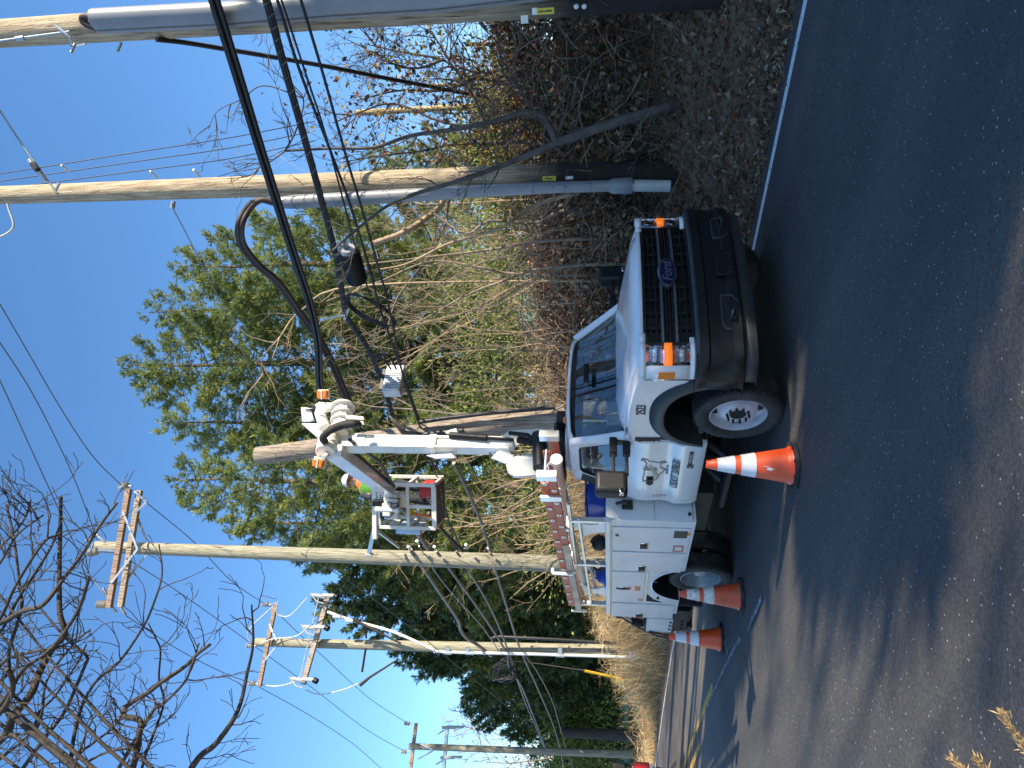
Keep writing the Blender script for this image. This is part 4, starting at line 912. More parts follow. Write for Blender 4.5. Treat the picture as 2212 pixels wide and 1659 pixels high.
b.tube([(-5.18,-1.08,1.40),(-5.45,-1.12,1.15),(-5.66,-1.17,.85),(-5.70,-1.18,.66),(-5.66,-1.18,.60),(-5.60,-1.17,.70),(-5.50,-1.16,.98)], .012, 6); b.each('hose', RUBBER, TR, smooth=60)
# ---- rack over the box, cradle plates
b = MB()
for y in (-1.12, 1.12):
    for x in (-1.90,-3.12,-4.52): b.box(x-.025,x+.025,y-.03,y+.03,BT+.012,2.02 if x > -4 else 2.0)
b.each('rack_post', ALU, TR, bevel=.004)
b = MB(); b.bar((-1.5,-1.12,2.03),(-4.6,-1.12,1.99),.05,.04); b.bar((-1.86,-1.12,1.93),(-4.55,-1.12,1.84),.03,.03); b.bar((-3.12,-1.26,2.03),(-3.12,-.95,2.03),.05,.04); b.bar((-4.52,-1.24,2.0),(-4.52,-.9,2.0),.05,.04); b.bar((-1.9,-1.26,2.05),(-1.9,-.95,2.05),.05,.04)
b.bar((-3.12,-1.27,2.03),(-3.12,-1.27,2.30),.035,.035); b.bar((-3.12,-1.27,2.30),(-3.12,-1.20,2.30),.03,.03); b.bar((-4.52,-1.24,1.9),(-4.52,-1.24,2.12),.03,.03); b.tube([(-3.3,-1.0,1.86),(-3.8,-1.02,1.80),(-4.4,-1.05,1.76)], .022, 6); b.build('ladder_rack', ALU, TR, bevel=.003)
def scallop(x0, x1, z0, z1, r0):
    n = 10; A = [(x0, z0)]; h = (z1-z0)
    L_ = [(x0-(x0-x1)*.32*math.sin(math.pi*i/n)**.8, z0+h*i/n) for i in range(n+1)]; Q = [(x1+(x0-x1)*.32*math.sin(math.pi*i/n)**.8, z1-h*i/n) for i in range(n+1)]
    return L_+Q
b = MB()
b.prism([(-2.2-.42*math.cos(a), BT+.01+.34*math.sin(a)) for a in [0]]+[(-2.02,BT+.01),(-2.28,BT+.01+.12),(-2.42,1.80),(-2.30,1.98),(-1.92,2.0),(-1.92,1.90),(-2.12,1.83),(-2.16,1.73),(-2.06,1.64)], 'y', -.98, -.95) if 0 else None
pl = [(-1.97,1.99),(-2.18,1.995),(-2.24,1.92)]+[(-2.62+.34*math.cos(a), BT+.01+.34*math.sin(a)) for a in [R(k) for k in (62,45,28,12,0)]]+[(-2.02,BT+.01)]+[(-1.93-.16*math.sin(R(k))*1.0, BT+.02+.15*(1-math.cos(R(k)))*1.05) for k in (30,60,90,120,150)]+[(-1.95,1.93)]
b.prism(pl, 'y', -1.09, -1.065); b.prism(scallop(-3.92,-4.36,BT+.014,1.93,.1), 'y', -1.09, -1.065); b.each('cradle_plate', BOXW, TR, bevel=.004)
b = MB(); b.tube(spline([(-3.30,-1.05,BT+.02),(-3.28,-1.05,1.74),(-3.38,-1.05,1.79),(-3.48,-1.05,1.74),(-3.47,-1.05,BT+.02)],5), .018, 7); b.tube(spline([(-3.2,-1.02,1.72),(-3.6,-1.0,1.80),(-3.75,-1.0,1.90)],4), .008, 5); b.build('hose_loop', RUBBER, TR, smooth=60)
# ---- turret and boom
b = MB(); b.lathe([(.0,.9),(.30,.9),(.28,1.5),(.24,2.0),(.30,2.06),(.30,2.12),(.0,2.12)], 24, (-2.10,0,0)); b.box(-2.42,-1.78,-.34,.34,.905,1.05); tu = b.build('turret', CREAM, TR, bevel=.01)
b = MB(); b.box(-2.34,-1.80,-.30,-.12,2.13,2.24); b.box(-2.34,-1.80,.16,.34,2.13,2.24); b.cyl((-2.05,-.38,2.20),(-2.05,.30,2.20),.09,16); b.cyl((-2.05,-.50,2.20),(-2.05,-.38,2.20),.10,16); b.build('rotation_motor', BLACK, tu, bevel=.008)
TB = TI(1165, 962, 8.75)                            # lower pivot region
BC = [TI(1112, 963, 8.8), TI(706, 957, 8.85)]
def plate(pts, Y, th, name, m, par, bev=.01):       # plate whose outline is seen at these picture points, facing the camera side
    w_ = [TI(x, y, Y) for x, y in pts]; n = Vector((0, 0, 0)); a = TL(Vector((0,-1,0)))-TL(Vector((0,0,0))); b = MB(); k = len(w_)
    vs = w_+[p-a*th for p in w_]; b.add(vs, [tuple(range(k)), tuple(range(2*k-1,k-1,-1))]+[(i,(i+1)%k,(i+1)%k+k,i+k) for i in range(k)]); return b.build(name, m, par, bevel=bev, smooth=40)
plate([(1092,1005),(1105,988),(1170,985),(1178,1000),(1168,1030),(1112,1034),(1098,1025)], 8.45, .45, 'turret_cover', CREAM, tu, .03)
plate([(1045,975),(1100,930),(1172,925),(1175,935),(1120,962),(1090,985)], 8.9, .03, 'turret_side_plate', CREAM, tu)
plate([(1092,1003),(1060,990),(1075,975),(1110,985)], 8.5, .2, 'turret_hood', BOXW, tu)
b = MB(); cy0, cy1 = TI(1165,938,8.6), TI(1168,1012,8.3); b.cyl(cy0, cy1, .095, 18); b.tube([TI(1100,935,8.7),TI(1140,940,8.6),TI(1160,955,8.55)], .03, 8); b.tube([TI(1120,950,8.7),TI(1150,955,8.6)], .05, 8); b.build('swing_drive', BLACK, tu, bevel=.006)
b = MB()
for x in (1172, 1185, 1196): b.bar(TI(x,930,8.75), TI(x,985,8.55), .10 if x != 1185 else .05, .07, 0, (0,0,1))
b.build('turret_deck', CREAM, tu, bevel=.01)
bd = (BC[1]-BC[0]).normalized()
b = MB(); b.bar(BC[0], BC[1], .12, .135, 0, (1,0,0)); lb = b.build('lower_boom', CREAM, TR, bevel=.02)
b = MB()
for sg in (-1, 1): b.bar(BC[0].lerp(BC[1],.02)+Vector((0,.075*sg,0)), BC[0].lerp(BC[1],.98)+Vector((0,.075*sg,0)), .035, .18, 0, (1,0,0))
b.build('boom_side_rail', CREAM, lb, bevel=.008)
b = MB(); s0 = BC[0].lerp(BC[1],.42); s1 = BC[0].lerp(BC[1],.80); b.bar(s0,s1,.190,.165,0,(1,0,0)); b.bar(BC[0].lerp(BC[1],.40),BC[0].lerp(BC[1],.44),.215,.20,0,(1,0,0)); b.bar(BC[0].lerp(BC[1],.78),BC[0].lerp(BC[1],.985),.205,.195,0,(1,0,0)); b.build('boom_sleeve', CREAM, lb, bevel=.012)
b = MB(); b.cyl(TI(1052,946,8.75),TI(972,940,8.8),.045,12); b.cyl(TI(1110,950,8.75),TI(1050,946,8.75),.022,10); b.build('lift_cylinder', BLACK, lb)
b = MB()
for k in range(5): b.tube(spline([TI(1058+12*k,978,8.66),TI(1068+12*k,990,8.62),TI(1078+12*k,982,8.66)],4), .014, 6)
b.build('boom_hose', RUBBER, lb, smooth=60)
plate([(965,938),(960,932),(985,925),(990,935)], 8.8, .1, 'boom_bracket', CREAM, lb); plate([(920,984),(940,992),(985,990),(975,980)], 8.7, .1, 'boom_bracket', BOXW, lb)
# elbow: knuckle tube to the right of the boom head with triangular side plate, guard and lamps
b = MB(); ky = 8.75
b.cyl(TI(703,978,8.55),TI(712,945,8.75),.135,20); b.cyl(TI(716,965,8.6),TI(705,952,8.75),.11,16); kn = b.build('elbow', CREAM, TR, bevel=.008)
b = MB(); ax0, ax1 = TI(742,880,9.05), TI(735,938,8.75); dv = (ax1-ax0)
b.cyl(ax0, ax1, .118, 8)
for f, w_ in ((.0,.17),(.28,.155),(.52,.155),(.80,.15)): b.cyl(ax0+dv*(f-.02), ax0+dv*(f+.04), w_, 22)
b.cyl(TI(690,888,9.0),TI(702,925,8.8),.075,16); b.cyl(TI(702,885,9.0),TI(704,892,9.0),.10,16); b.build('elbow_tube', CREAM, kn, smooth=25, bevel=.006)
plate([(680,874),(690,868),(740,872),(765,882),(760,890),(700,888),(684,884)], 9.05, .05, 'elbow_flange', CREAM, kn); plate([(650,915),(695,915),(735,920),(718,935),(698,958),(690,950)], 8.85, .04, 'elbow_side_plate', BOXW, kn)
plate([(650,880),(676,884),(682,905),(670,912),(652,912)], 8.95, .12, 'elbow_guard', CREAM, kn); plate([(657,884),(672,886),(678,906),(690,912),(690,896),(680,882)], 8.93, .1, 'elbow_void', BLACK, kn, .004)
plate([(745,896),(785,900),(788,908),(748,906)], 8.75, .03, 'elbow_lug', CREAM, kn); plate([(748,908),(785,910),(788,918),(750,920)], 8.7, .03, 'elbow_lug', CREAM, kn)
b = MB(); b.tube(spline([TI(703,955,8.5),TI(698,945,8.45),TI(716,928,8.45),TI(742,918,8.5),TI(765,915,8.5),TI(774,918,8.6)],5), [.048]*10+[.056]*16, 8); b.build('hose_sleeve', RUBBER, kn, smooth=60)
lettering('R-TEC', TI(763,912,8.40), TL(Vector((1,0,0)))-TL(Vector((0,0,0))), Vector((0,0,1)), .07, WHITE, kn) if 0 else None
def beacon(x, y, Y, par, rot):
    b = MB(); c = TI(x, y, Y); b.box(-.06,.06,-.035,.035,-.075,.075); o = b.build('beacon', AMBERD, par, bevel=.02); o.location = c; o.rotation_euler = (0, R(rot), R(50))
    b = MB(); b.box(-.066,.066,-.012,.055,-.082,.082); g_ = b.build('lamp_bezel', CREAM, o, bevel=.008); g_.location = (0,.035,0)
    b = MB(); b.box(-.063,.063,-.043,-.036,-.008,.008); b.build('lamp_guard', CREAM, o)
beacon(697,852,9.05,kn,0); beacon(688,1000,8.5,kn,10)
b = MB(); b.bar(TI(705,980,8.5),TI(692,1004,8.55),.10,.05); b.build('beacon_bracket', CREAM, kn, bevel=.006)
# upper boom: from the elbow away and down to the platform
U0, U1 = TI(718,972,8.6), TI(838,1062,11.9)
b = MB(); b.bar(U0, U0.lerp(U1,.62), .17, .27, 0, (0,0,1)); ub = b.build('upper_boom', BOXW, TR, bevel=.015)
b = MB(); b.bar(U0.lerp(U1,.60), U1, .15, .24, 0, (0,0,1)); b.build('upper_boom_tip', BOXW, ub, bevel=.012)
b = MB(); b.bar(U0.lerp(U1,.02)+Vector((0,.10,-.13)), U0.lerp(U1,.98)+Vector((0,.10,-.12)), .05,.03,0,(0,0,1)); b.tube([U0+Vector((.1,.1,-.25)),U0.lerp(U1,.4)+Vector((0,.14,-.3)),U1+Vector((0,.1,-.1))],.03,6); b.build('levelling_cable', DGREY, ub)
# ---- work platform (open frame basket)
PY = 12.2
BK = Vector(TI(951, 1085, PY+.25)); bo = bpy.data.objects.new('basket', None); COL.objects.link(bo); bo.parent = TR; bo.location = BK
bo.rotation_euler = (0, 0, R(90-33)-math.atan2(-.795,.606)+R(-62))
BASK = bo; w_, d_, h_ = .40, .34, 1.10
WB = CREAM
b = MB()
for x in (-w_, w_):
    for y in (-d_, d_): b.box(x-.03,x+.03,y-.03,y+.03,0,h_-.02)
for z in (.03, .52, h_-.03):
    for y in (-d_, d_): b.box(-w_+.031,w_-.031,y-.028,y+.028,z-.045 if z < .5 else z-.03,z+.045 if z < .5 else z+.03)
    for x in (-w_, w_): b.box(x-.027,x+.027,-d_+.031,d_-.031,z-.028,z+.028)
b.box(-.03,.03,-d_-.026,-d_+.026,.08,.49); b.box(-.02,w_*.5,-d_-.024,-d_+.022,.551,1.03); b.build('basket_frame', WB, bo, bevel=.006)
b = MB()
for k in range(17): b.box(-w_+.04+.044*k,-w_+.052+.044*k,-d_+.02,d_-.02,-.02,.0)
for k in range(9): b.box(-w_+.03,w_-.03,-d_+.04+.075*k,-d_+.05+.075*k,-.022,-.002)
b.build('basket_floor', pm('grating', (.16,.15,.14), .6, .4, .2, 9), bo)
b = MB(); b.box(-w_-.16,-w_-.04,-.25,.28,.32,.80); b.build('tool_tray', pm('sky_tinted_tray', (.42,.50,.62), .3, .3, .1), bo, bevel=.02)  # metal tray; the blue sky it mirrors is put into the colour
b = MB(); b.box(-w_-.05,-w_-.02,-.30,.30,.84,1.0); b.build('control_panel', WB, bo, bevel=.01)
b = MB(); b.box(-.20,.30,-d_-.20,-d_-.03,.66,.92); b.box(-.12,.12,-d_-.30,-d_-.19,.76,.92); b.cyl((.0,-d_-.26,.60),(.0,-d_-.26,1.06),.05,12); b.build('mounting_bracket', WB, bo, bevel=.02)
b = MB(); b.bar((.55,-d_+.02,1.15),(-w_-.22,-d_-.02,1.15),.11,.09); b.bar((.62,-d_,1.16),(.50,-d_,.95),.09,.03); b.build('jib_arm', WB, bo, bevel=.012)
b = MB(); b.box(-.25,.0,-d_-.06,-d_-.03,.90,1.04); b.box(.05,.16,-d_-.25,-d_-.14,.92,1.12); b.build('controls', BLACK, bo, bevel=.01)
b = MB()
for k in range(5): b.tube(spline([(-.1+.07*k,-d_-.12,.98),(-.14+.09*k,-d_-.30,.80-.05*k),(.05+.03*k,-d_-.22,.62)],4), .010, 5)
b.build('control_hose', RUBBER, bo, smooth=60)
# ================================================================ LADDER, CONDUITS AND LOOSE GEAR ON THE TRUCK
def TW(x, y, z): a = RW(5.31-x*TS, 4.633+y*TS, z*TS); return a         # truck -> world (near the truck the road is straight)
FG = pm('orange_fibreglass', (.56,.115,.04), .5, 0, .12, 7, dirt=((.30,.22,.17), .4, 4)); PVC = pm('pvc_white', (.70,.68,.64), .4, 0, .05, 5)
HR = math.atan2(-.795, .606)
la, lb_ = Vector((-.72,-1.17,2.205)), Vector((-4.55,-1.17,2.06)); ll = (lb_-la).length
lad = empty('extension_ladder', TW(*la), 'orange fibreglass extension ladder lying flat on the truck roof rack', 'ladder', rz=HR)
def lpt(f, dz, dy=0): p = la.lerp(lb_, f); return (Vector((p.x-la.x, dy, p.z-la.z+dz)))*TS
for dy in (-.05, .40):                            # two stacked sections lying flat: a lower and an upper rail each side
    b = MB(); b.bar(lpt(0,-.045,dy), lpt(1,-.045,dy), .035, .085); b.build('rail', FG, lad, bevel=.006)
    b = MB(); b.bar(lpt(.055,.05,dy+.035*(1 if dy < 0 else -1)), lpt(.97,.05,dy+.035*(1 if dy < 0 else -1)), .03, .085); b.build('fly_rail', FG, lad, bevel=.006)
for k in range(13):
    for dz, f, e in ((-.045,.075+.072*k,-.05),(.05,.055+.072*k,-.015)):
        b = MB(); b.cyl(lpt(f,dz,e), lpt(f,dz,.38), .017, 8); rg = b.build('rung', ALU, lad, smooth=60)
        b = MB(); b.lathe([(.012,0),(.024,0),(.024,-.006),(.012,-.006)], 14, lpt(f,dz,e)+Vector((0,-.019,0)), 'y'); b.cyl(lpt(f,dz,e)+Vector((0,-.022,0)), lpt(f,dz,e)+Vector((0,-.017,0)), .013, 10, 1); b.build('rung_end', [ALU, BLACK], rg, smooth=40)
b = MB(); b.box(-.04,.05,-.10,-.02,-.10,.10); b.box(-.04,.05,.36,.44,-.10,.10); b.bar(lpt(.10,.0,-.085),lpt(.125,.0,-.085),.03,.22); b.each('foot_bracket', ALU, lad, bevel=.004)
b = MB(); b.bar(lpt(.42,-.05,-.075),lpt(1.0,-.05,-.075),.008,.075); b.build('label_plate', pm('worn_rail', (.46,.36,.27), .5, .2, .3, 5), lad)
cd = empty('conduit_tube', TW(-.80,-1.02,2.12), 'long white plastic conduit tube tied under the orange ladder', 'tube', rz=HR)
b = MB(); b.tube([Vector((0,0,0)),Vector((-1.8,.0,-.08)),Vector((-3.3,.0,-.20))], .042, 14); b.build('tube', PVC, cd, smooth=60)
b = MB(); b.cyl((.06,0,.0),(.0,0,.0),.062,16); b.cyl((-.45,0,-.02),(-.50,0,-.022),.058,16); b.tube([Vector((.0,.0,.06)),Vector((-.12,0,.11)),Vector((-.3,0,.05))],.012,6); b.build('end_cap', PVC, cd, smooth=50)
BLUE = pm('blue_plastic', (.010,.042,.30), .35, 0, .08, 6)
bn = empty('blue_bin', TW(-1.95,-.86,BOXTOP if 0 else 1.625), 'dark blue plastic bin standing on the truck body behind the cab', 'bin', rz=HR)
b = MB(); b.prism([(-.17,0),(.17,0),(.19,.20),(-.19,.20)], 'y', -.14, .14); b.build('tub', BLUE, bn, bevel=.015); b = MB(); b.box(-.205,.205,-.155,.155,.202,.225); b.build('rim', BLUE, bn, bevel=.006)
ck = empty('blue_helmet', TW(-3.78,-1.0,1.625), 'bright blue hard hat lying on the truck body under the ladder', 'helmet', rz=HR)
b = MB(); b.ball((0,0,.0), .135, 18, 10, 0, (1.1,.9,1.0)); b.v = [(x,y,max(z,0.004)) for x,y,z in b.v]; b.build('shell', BLUE, ck, smooth=60); b = MB(); b.lathe([(.12,.003),(.175,.012),(.17,.02),(.12,.022)], 20); b.build('brim', BLUE, ck, smooth=50); b = MB()
for k in (-.04,0,.04): b.tube(spline([Vector((-.13,k,.03)),Vector((0,k,.138)),Vector((.13,k,.03))],5), .008, 5)
b.build('rib', BLUE, ck, smooth=60)
bg_ = empty('black_bag', TW(-2.86,-.95,1.625), 'crumpled black sack lying on the truck body beside the cradle plate', 'bag', rz=HR)
g = random.Random(3); b = MB(); b.ball((0,0,.075), .115, 16, 9, 0, (1,.8,.75)); b.v = [(x+g.uniform(-.018,.018),y+g.uniform(-.018,.018),max(.003,z+g.uniform(-.015,.015))) for x,y,z in b.v]; b.build('sack', BLACK, bg_, smooth=30); b = MB(); b.ball((.03,0,.155), .032, 10, 6); b.build('knot', BLACK, bg_)
# ================================================================ CONES
OR = pm('cone_orange', (.82,.085,.018), .42, 0, .06, 4, dirt=((.45,.10,.05), .25, 7)); ORD = pm('cone_orange_worn', (.66,.085,.03), .55, 0, .15, 6, dirt=((.20,.10,.07), .65, 9))
REFL = pm('reflective_white', (.66,.67,.72), .35, 0, .05, 20, bump=.05, bscale=90); REFD = pm('reflective_dirty', (.62,.60,.56), .5, 0, .25, 9, dirt=((.12,.11,.10), .85, 11))
def cone(x, y, lab, o_, r_, seed, num=False, rz=.3):
    p = G(x, y, .012); o = empty('traffic_cone', p, lab, 'cone', 'cones along the truck', rz)
    h, r0, r1 = .70, .034, .148
    R_ = lambda z: r1+(r0-r1)*(z-.035)/(h-.035)
    b = MB(); b.prism([(.215*math.cos(a)*1.0, .215*math.sin(a)*1.0) for a in [R(22.5+45*k) for k in range(8)]], 'z', 0, .033); bs = b.build('base', RUBBER, o, bevel=.008)
    b = MB()
    for k in range(8): a = R(45*k); b.box(-.02,.02,-.012,.012,.033,.040, 0, Matrix.Rotation(a,4,'Z') @ Matrix.Translation((.178,0,0)))
    b.each('lug', RUBBER, bs)
    b = MB(); b.lathe([(r1+.012,.034),(r1+.006,.050),(r1-.004,.060)]+[(R_(z), z) for z in (.08,.2,.35,.5,.62,.66)]+[(r0+.003,.665),(r0-.001,.70),(r0-.008,.702),(r0-.012,.68)], 36); b.build('body', o_, o, smooth=40)
    for z0, z1 in ((.315,.43),(.475,.615)):
        b = MB(); b.lathe([(R_(z0)+.0005,z0),(R_(z0)+.0035,z0+.002),(R_(z1)+.0035,z1-.002),(R_(z1)+.0005,z1)], 36); b.build('collar', r_, o, smooth=40)
    if num:
        b = MB(); g = random.Random(4)
        for k in range(5): a0 = -2.2+.05*k; z0 = .20+.012*k; b.tube([Vector((math.cos(a0+i*.05)*(R_(z0)+.001), math.sin(a0+i*.05)*(R_(z0)+.001), z0+.018*math.sin(i*1.5+k))) for i in range(4)], .004, 4)
        b.build('scuff', REFL, o)
    return o
cone(1716,1006,'nearest traffic cone, clean, standing beside the truck front wheel',OR,REFL,1,True,.35); cone(1602,1288,'dirty traffic cone with grimy white bands beside the truck rear wheel',ORD,REFD,2,False,.1); cone(1560,1381,'farthest traffic cone, standing behind the tail of the truck',OR,REFL,3,False,.7)
# ================================================================ PERSON AND GEAR IN THE BASKET
def skin(name, chain, edges, mat_, parent, sub=2):
    me = bpy.data.meshes.new(name); me.from_pydata([c[:3] for c in chain], edges, []); o = bpy.data.objects.new(name, me); COL.objects.link(o); o.parent = parent
    o.modifiers.new('k', 'SKIN'); 
    for i, c in enumerate(chain): me.skin_vertices[0].data[i].radius = (c[3], c[4] if len(c) > 4 else c[3]); me.skin_vertices[0].data[i].use_root = (i == 0)
    q = o.modifiers.new('d', 'SUBSURF'); q.levels = sub; q.render_levels = sub; me.materials.append(mat_); 
    for p in me.polygons: p.use_smooth = True
    return o
SKIN = pm('skin', (.42,.24,.17), .55, 0, .06); HIVIS = pm('hivis_orange', (.90,.16,.03), .7, 0, .08, 20); LIME = pm('lime_vest', (.075,.24,.03), .75, 0, .12, 12); NAVY = pm('navy_cloth', (.03,.035,.05), .85, 0, .2, 12); HAT = pm('hard_hat_white', (.72,.72,.72), .3, 0, .03, 6)
bpw = TR.matrix_basis @ (BASK.matrix_basis @ Vector((.12,.08,.0)))
hp = I(767, 1047, 12.6)                          # where the head is
base = Vector((hp.x-.20, hp.y-.02, hp.z-1.58)); ps = empty('person', base, 'person in white hard hat and lime vest with orange collar standing in the raised basket', 'person'); ps.rotation_euler = (Matrix.Rotation(R(9), 3, 'Y') @ Matrix.Rotation(R(-150), 3, 'Z')).to_euler()
body_ = skin('body', [(0,0,.93,.13,.11),(0,0,1.10,.135,.11),(0,0,1.30,.16,.115),(0,0,1.43,.12,.09),(0,.01,1.50,.05),(0,.02,1.58,.07,.085),(0,.025,1.66,.078,.095),(0,.02,1.72,.05,.06),
    (.17,0,1.40,.06),(.24,.08,1.17,.045),(.20,.30,1.10,.035),(.19,.37,1.11,.028),(-.17,0,1.40,.06),(-.24,.10,1.18,.045),(-.16,.32,1.16,.035),(-.14,.39,1.17,.028),
    (.10,0,.85,.09),(.11,.02,.50,.065),(.11,0,.10,.045),(.11,.10,.05,.04),(-.10,0,.85,.09),(-.11,.02,.50,.065),(-.11,0,.10,.045),(-.11,.10,.05,.04)],
    [(0,1),(1,2),(2,3),(3,4),(4,5),(5,6),(6,7),(3,8),(8,9),(9,10),(10,11),(3,12),(12,13),(13,14),(14,15),(0,16),(16,17),(17,18),(18,19),(0,20),(20,21),(21,22),(22,23)], SKIN, ps)
for sx_ in (-1, 1):
    wx, wy, wz = (.19,.37,1.11) if sx_ > 0 else (-.14,.39,1.17)
    for k, L in enumerate((.060,.070,.066,.052)):
        fx0 = wx+(-.028+.019*k)
        skin('finger', [(fx0,wy+.02,wz,.009),(fx0,wy+.02+L*.6,wz-.012,.0085),(fx0,wy+.02+L*.9,wz-.040,.0075)], [(0,1),(1,2)], SKIN, body_, 1)
    skin('finger', [(wx-.03*sx_,wy,wz,.011),(wx-.052*sx_,wy+.03,wz-.012,.010),(wx-.050*sx_,wy+.055,wz-.03,.009)], [(0,1),(1,2)], SKIN, body_, 1)
b = MB()
for z, a, c in ((.92,.185,.15),(1.05,.185,.15),(1.2,.20,.155),(1.35,.215,.15),(1.44,.18,.125)): pass
b.grid([[Vector((a*math.cos(2*math.pi*j/20), c*math.sin(2*math.pi*j/20), z)) for j in range(20)] for z, a, c in ((.86,.20,.165),(1.0,.195,.16),(1.18,.205,.165),(1.34,.225,.16),(1.43,.20,.135),(1.475,.10,.09))], 0, True); b.build('vest', LIME, ps, smooth=80)
b = MB(); b.grid([[Vector((a*math.cos(2*math.pi*j/20), .01+c*math.sin(2*math.pi*j/20), z)) for j in range(20)] for z, a, c in ((1.425,.175,.13),(1.47,.125,.105),(1.54,.085,.085),(1.555,.075,.078))], 0, True); b.build('collar', HIVIS, ps, smooth=80)
skin('sleeves', [(-.19,0,1.41,.075),(-.25,.09,1.18,.058),(-.18,.27,1.15,.045)], [(0,1),(1,2)], NAVY, ps); skin('sleeves', [(.19,0,1.41,.075),(.25,.07,1.17,.058),(.215,.25,1.115,.045)], [(0,1),(1,2)], NAVY, ps)
skin('trousers', [(0,0,.93,.16,.13),(.10,0,.82,.115),(.115,.02,.50,.085),(.115,0,.10,.07),(-.10,0,.82,.115),(-.115,.02,.50,.085),(-.115,0,.10,.07)], [(0,1),(1,2),(2,3),(0,4),(4,5),(5,6)], NAVY, ps)
b = MB(); b.grid([[Vector((a*math.cos(2*math.pi*j/24), .02+c*math.sin(2*math.pi*j/24)+(.03 if z < 1.70 and math.sin(2*math.pi*j/24) > .3 else 0), z)) for j in range(24)] for z, a, c in ((1.685,.135,.16),(1.69,.142,.168),(1.70,.125,.15),(1.74,.122,.146),(1.79,.105,.125),(1.825,.06,.075),(1.832,.005,.005))], 0, True); hh = b.build('hard_hat', HAT, ps, smooth=60)
b = MB()
for k in (-.035,0,.035): b.tube(spline([Vector((k,.16,1.72)),Vector((k*.9,.10,1.80)),Vector((k*.8,.02,1.84)),Vector((k*.9,-.06,1.80)),Vector((k,-.12,1.72))],5), .009, 6)
b.build('ridge', HAT, hh, smooth=60)
b = MB(); b.ball((0,.118,1.625),.016,8,6,0,(.7,1.3,1)); b.ball((.075,.02,1.64),.022,8,6,0,(.4,.8,1.2)); b.ball((-.075,.02,1.64),.022,8,6,0,(.4,.8,1.2)); b.build('face', SKIN, body_)
b = MB(); b.ball((.03,.098,1.66),.011,8,6); b.ball((-.03,.098,1.66),.011,8,6); b.box(-.025,.025,.105,.113,1.578,1.586); b.build('eyes', BLACK, body_)
RED = pm('red_bucket_plastic', (.42,.018,.014), .4, 0, .08, 8); MB_ = TR.matrix_basis @ BASK.matrix_basis
def inb(x, y, z): return MB_ @ Vector((x, y, z))
for k, (x, y, lab) in enumerate(((.26,-.16,'red plastic pail standing upright in the basket corner, nearer one'), (.24,.16,'red plastic pail in the basket behind the nearer red pail'))):
    o = empty('red_pail', inb(x, y, .0), lab, 'pail', 'red pails in the basket'); b = MB(); b.lathe([(.0,.0),(.115,.0),(.125,.10),(.138,.27),(.143,.275),(.143,.30),(.135,.30),(.122,.05),(.0,.04)], 22); b.build('pail', RED, o, smooth=40)
    b = MB(); b.tube([Vector((.143*math.cos(a), .02, .27+.06*math.sin(a))) for a in [R(18*j) for j in range(11)]], .005, 5); b.build('handle', STEEL, o, smooth=60)
o = empty('tool_roll', inb(-.26,-.12,.03), 'yellow and orange hand tool standing in the left side of the basket', 'tool'); b = MB(); b.cyl((0,0,.0),(.05,0,.42),.018,10); b.build('shaft', HIVIS, o, smooth=50); b = MB(); b.ball((.06,0,.48),.06,10,7,0,(.8,.8,1)); b.build('head', pm('tool_yellow', (.70,.42,.02), .5), o, smooth=50)
# ================================================================ POLES
def woodmat(name, c1, c2, tar=None):
    m = pm(name, c1, .85, 0, .2, 3.5, bump=.9, bscale=14, stretch=(9,9,.55), col2=c2, det=8)
    t = m.node_tree; N, L = t.nodes, t.links; b = N['Principled BSDF']; src = b.inputs['Base Color'].links[0].from_socket
    tc = N.new('ShaderNodeTexCoord'); mp = N.new('ShaderNodeMapping'); mp.inputs['Scale'].default_value = (26,26,.8); L.new(tc.outputs['Object'], mp.inputs[0])
    nz = N.new('ShaderNodeTexNoise'); nz.inputs['Scale'].default_value = 1.6; nz.inputs['Detail'].default_value = 9; nz.inputs['Roughness'].default_value = .7; L.new(mp.outputs[0], nz.inputs['Vector'])
    mr = N.new('ShaderNodeMapRange'); mr.inputs[1].default_value = .56; mr.inputs[2].default_value = .64; L.new(nz.outputs[0], mr.inputs[0])
    mx = N.new('ShaderNodeMixRGB'); mx.inputs[2].default_value = (c1[0]*.28, c1[1]*.24, c1[2]*.22, 1); L.new(mr.outputs[0], mx.inputs[0]); L.new(src, mx.inputs[1]); out = mx.outputs[0]
    if tar:                                        # creosote-treated foot of the pole
        sep = N.new('ShaderNodeSeparateXYZ'); L.new(tc.outputs['Object'], sep.inputs[0]); ad = N.new('ShaderNodeMath'); ad.operation = 'MULTIPLY_ADD'; ad.inputs[1].default_value = .5; L.new(nz.outputs[0], ad.inputs[0]); L.new(sep.outputs[2], ad.inputs[2])
        r2 = N.new('ShaderNodeMapRange'); r2.inputs[1].default_value = tar-.25; r2.inputs[2].default_value = tar+.55; r2.inputs[3].default_value = 1; r2.inputs[4].default_value = 0; L.new(ad.outputs[0], r2.inputs[0])
        m2 = N.new('ShaderNodeMixRGB'); m2.inputs[2].default_value = (.022,.018,.016, 1); L.new(r2.outputs[0], m2.inputs[0]); L.new(out, m2.inputs[1]); out = m2.outputs[0]
    L.new(out, b.inputs['Base Color']); return m
WOODT = woodmat('weathered_pole_wood', (.36,.27,.17), (.60,.49,.34), 1.75); WOODG = woodmat('greenish_pole_wood', (.27,.25,.17), (.41,.385,.29)); WOODD = woodmat('dark_pole_wood', (.055,.045,.038), (.10,.085,.07)); WOODO = woodmat('old_pole_wood', (.20,.15,.11), (.42,.35,.28), None); ARMW = woodmat('crossarm_wood', (.24,.155,.11), (.42,.30,.22)); ARMG = woodmat('grey_crossarm_wood', (.30,.24,.19), (.50,.43,.35))
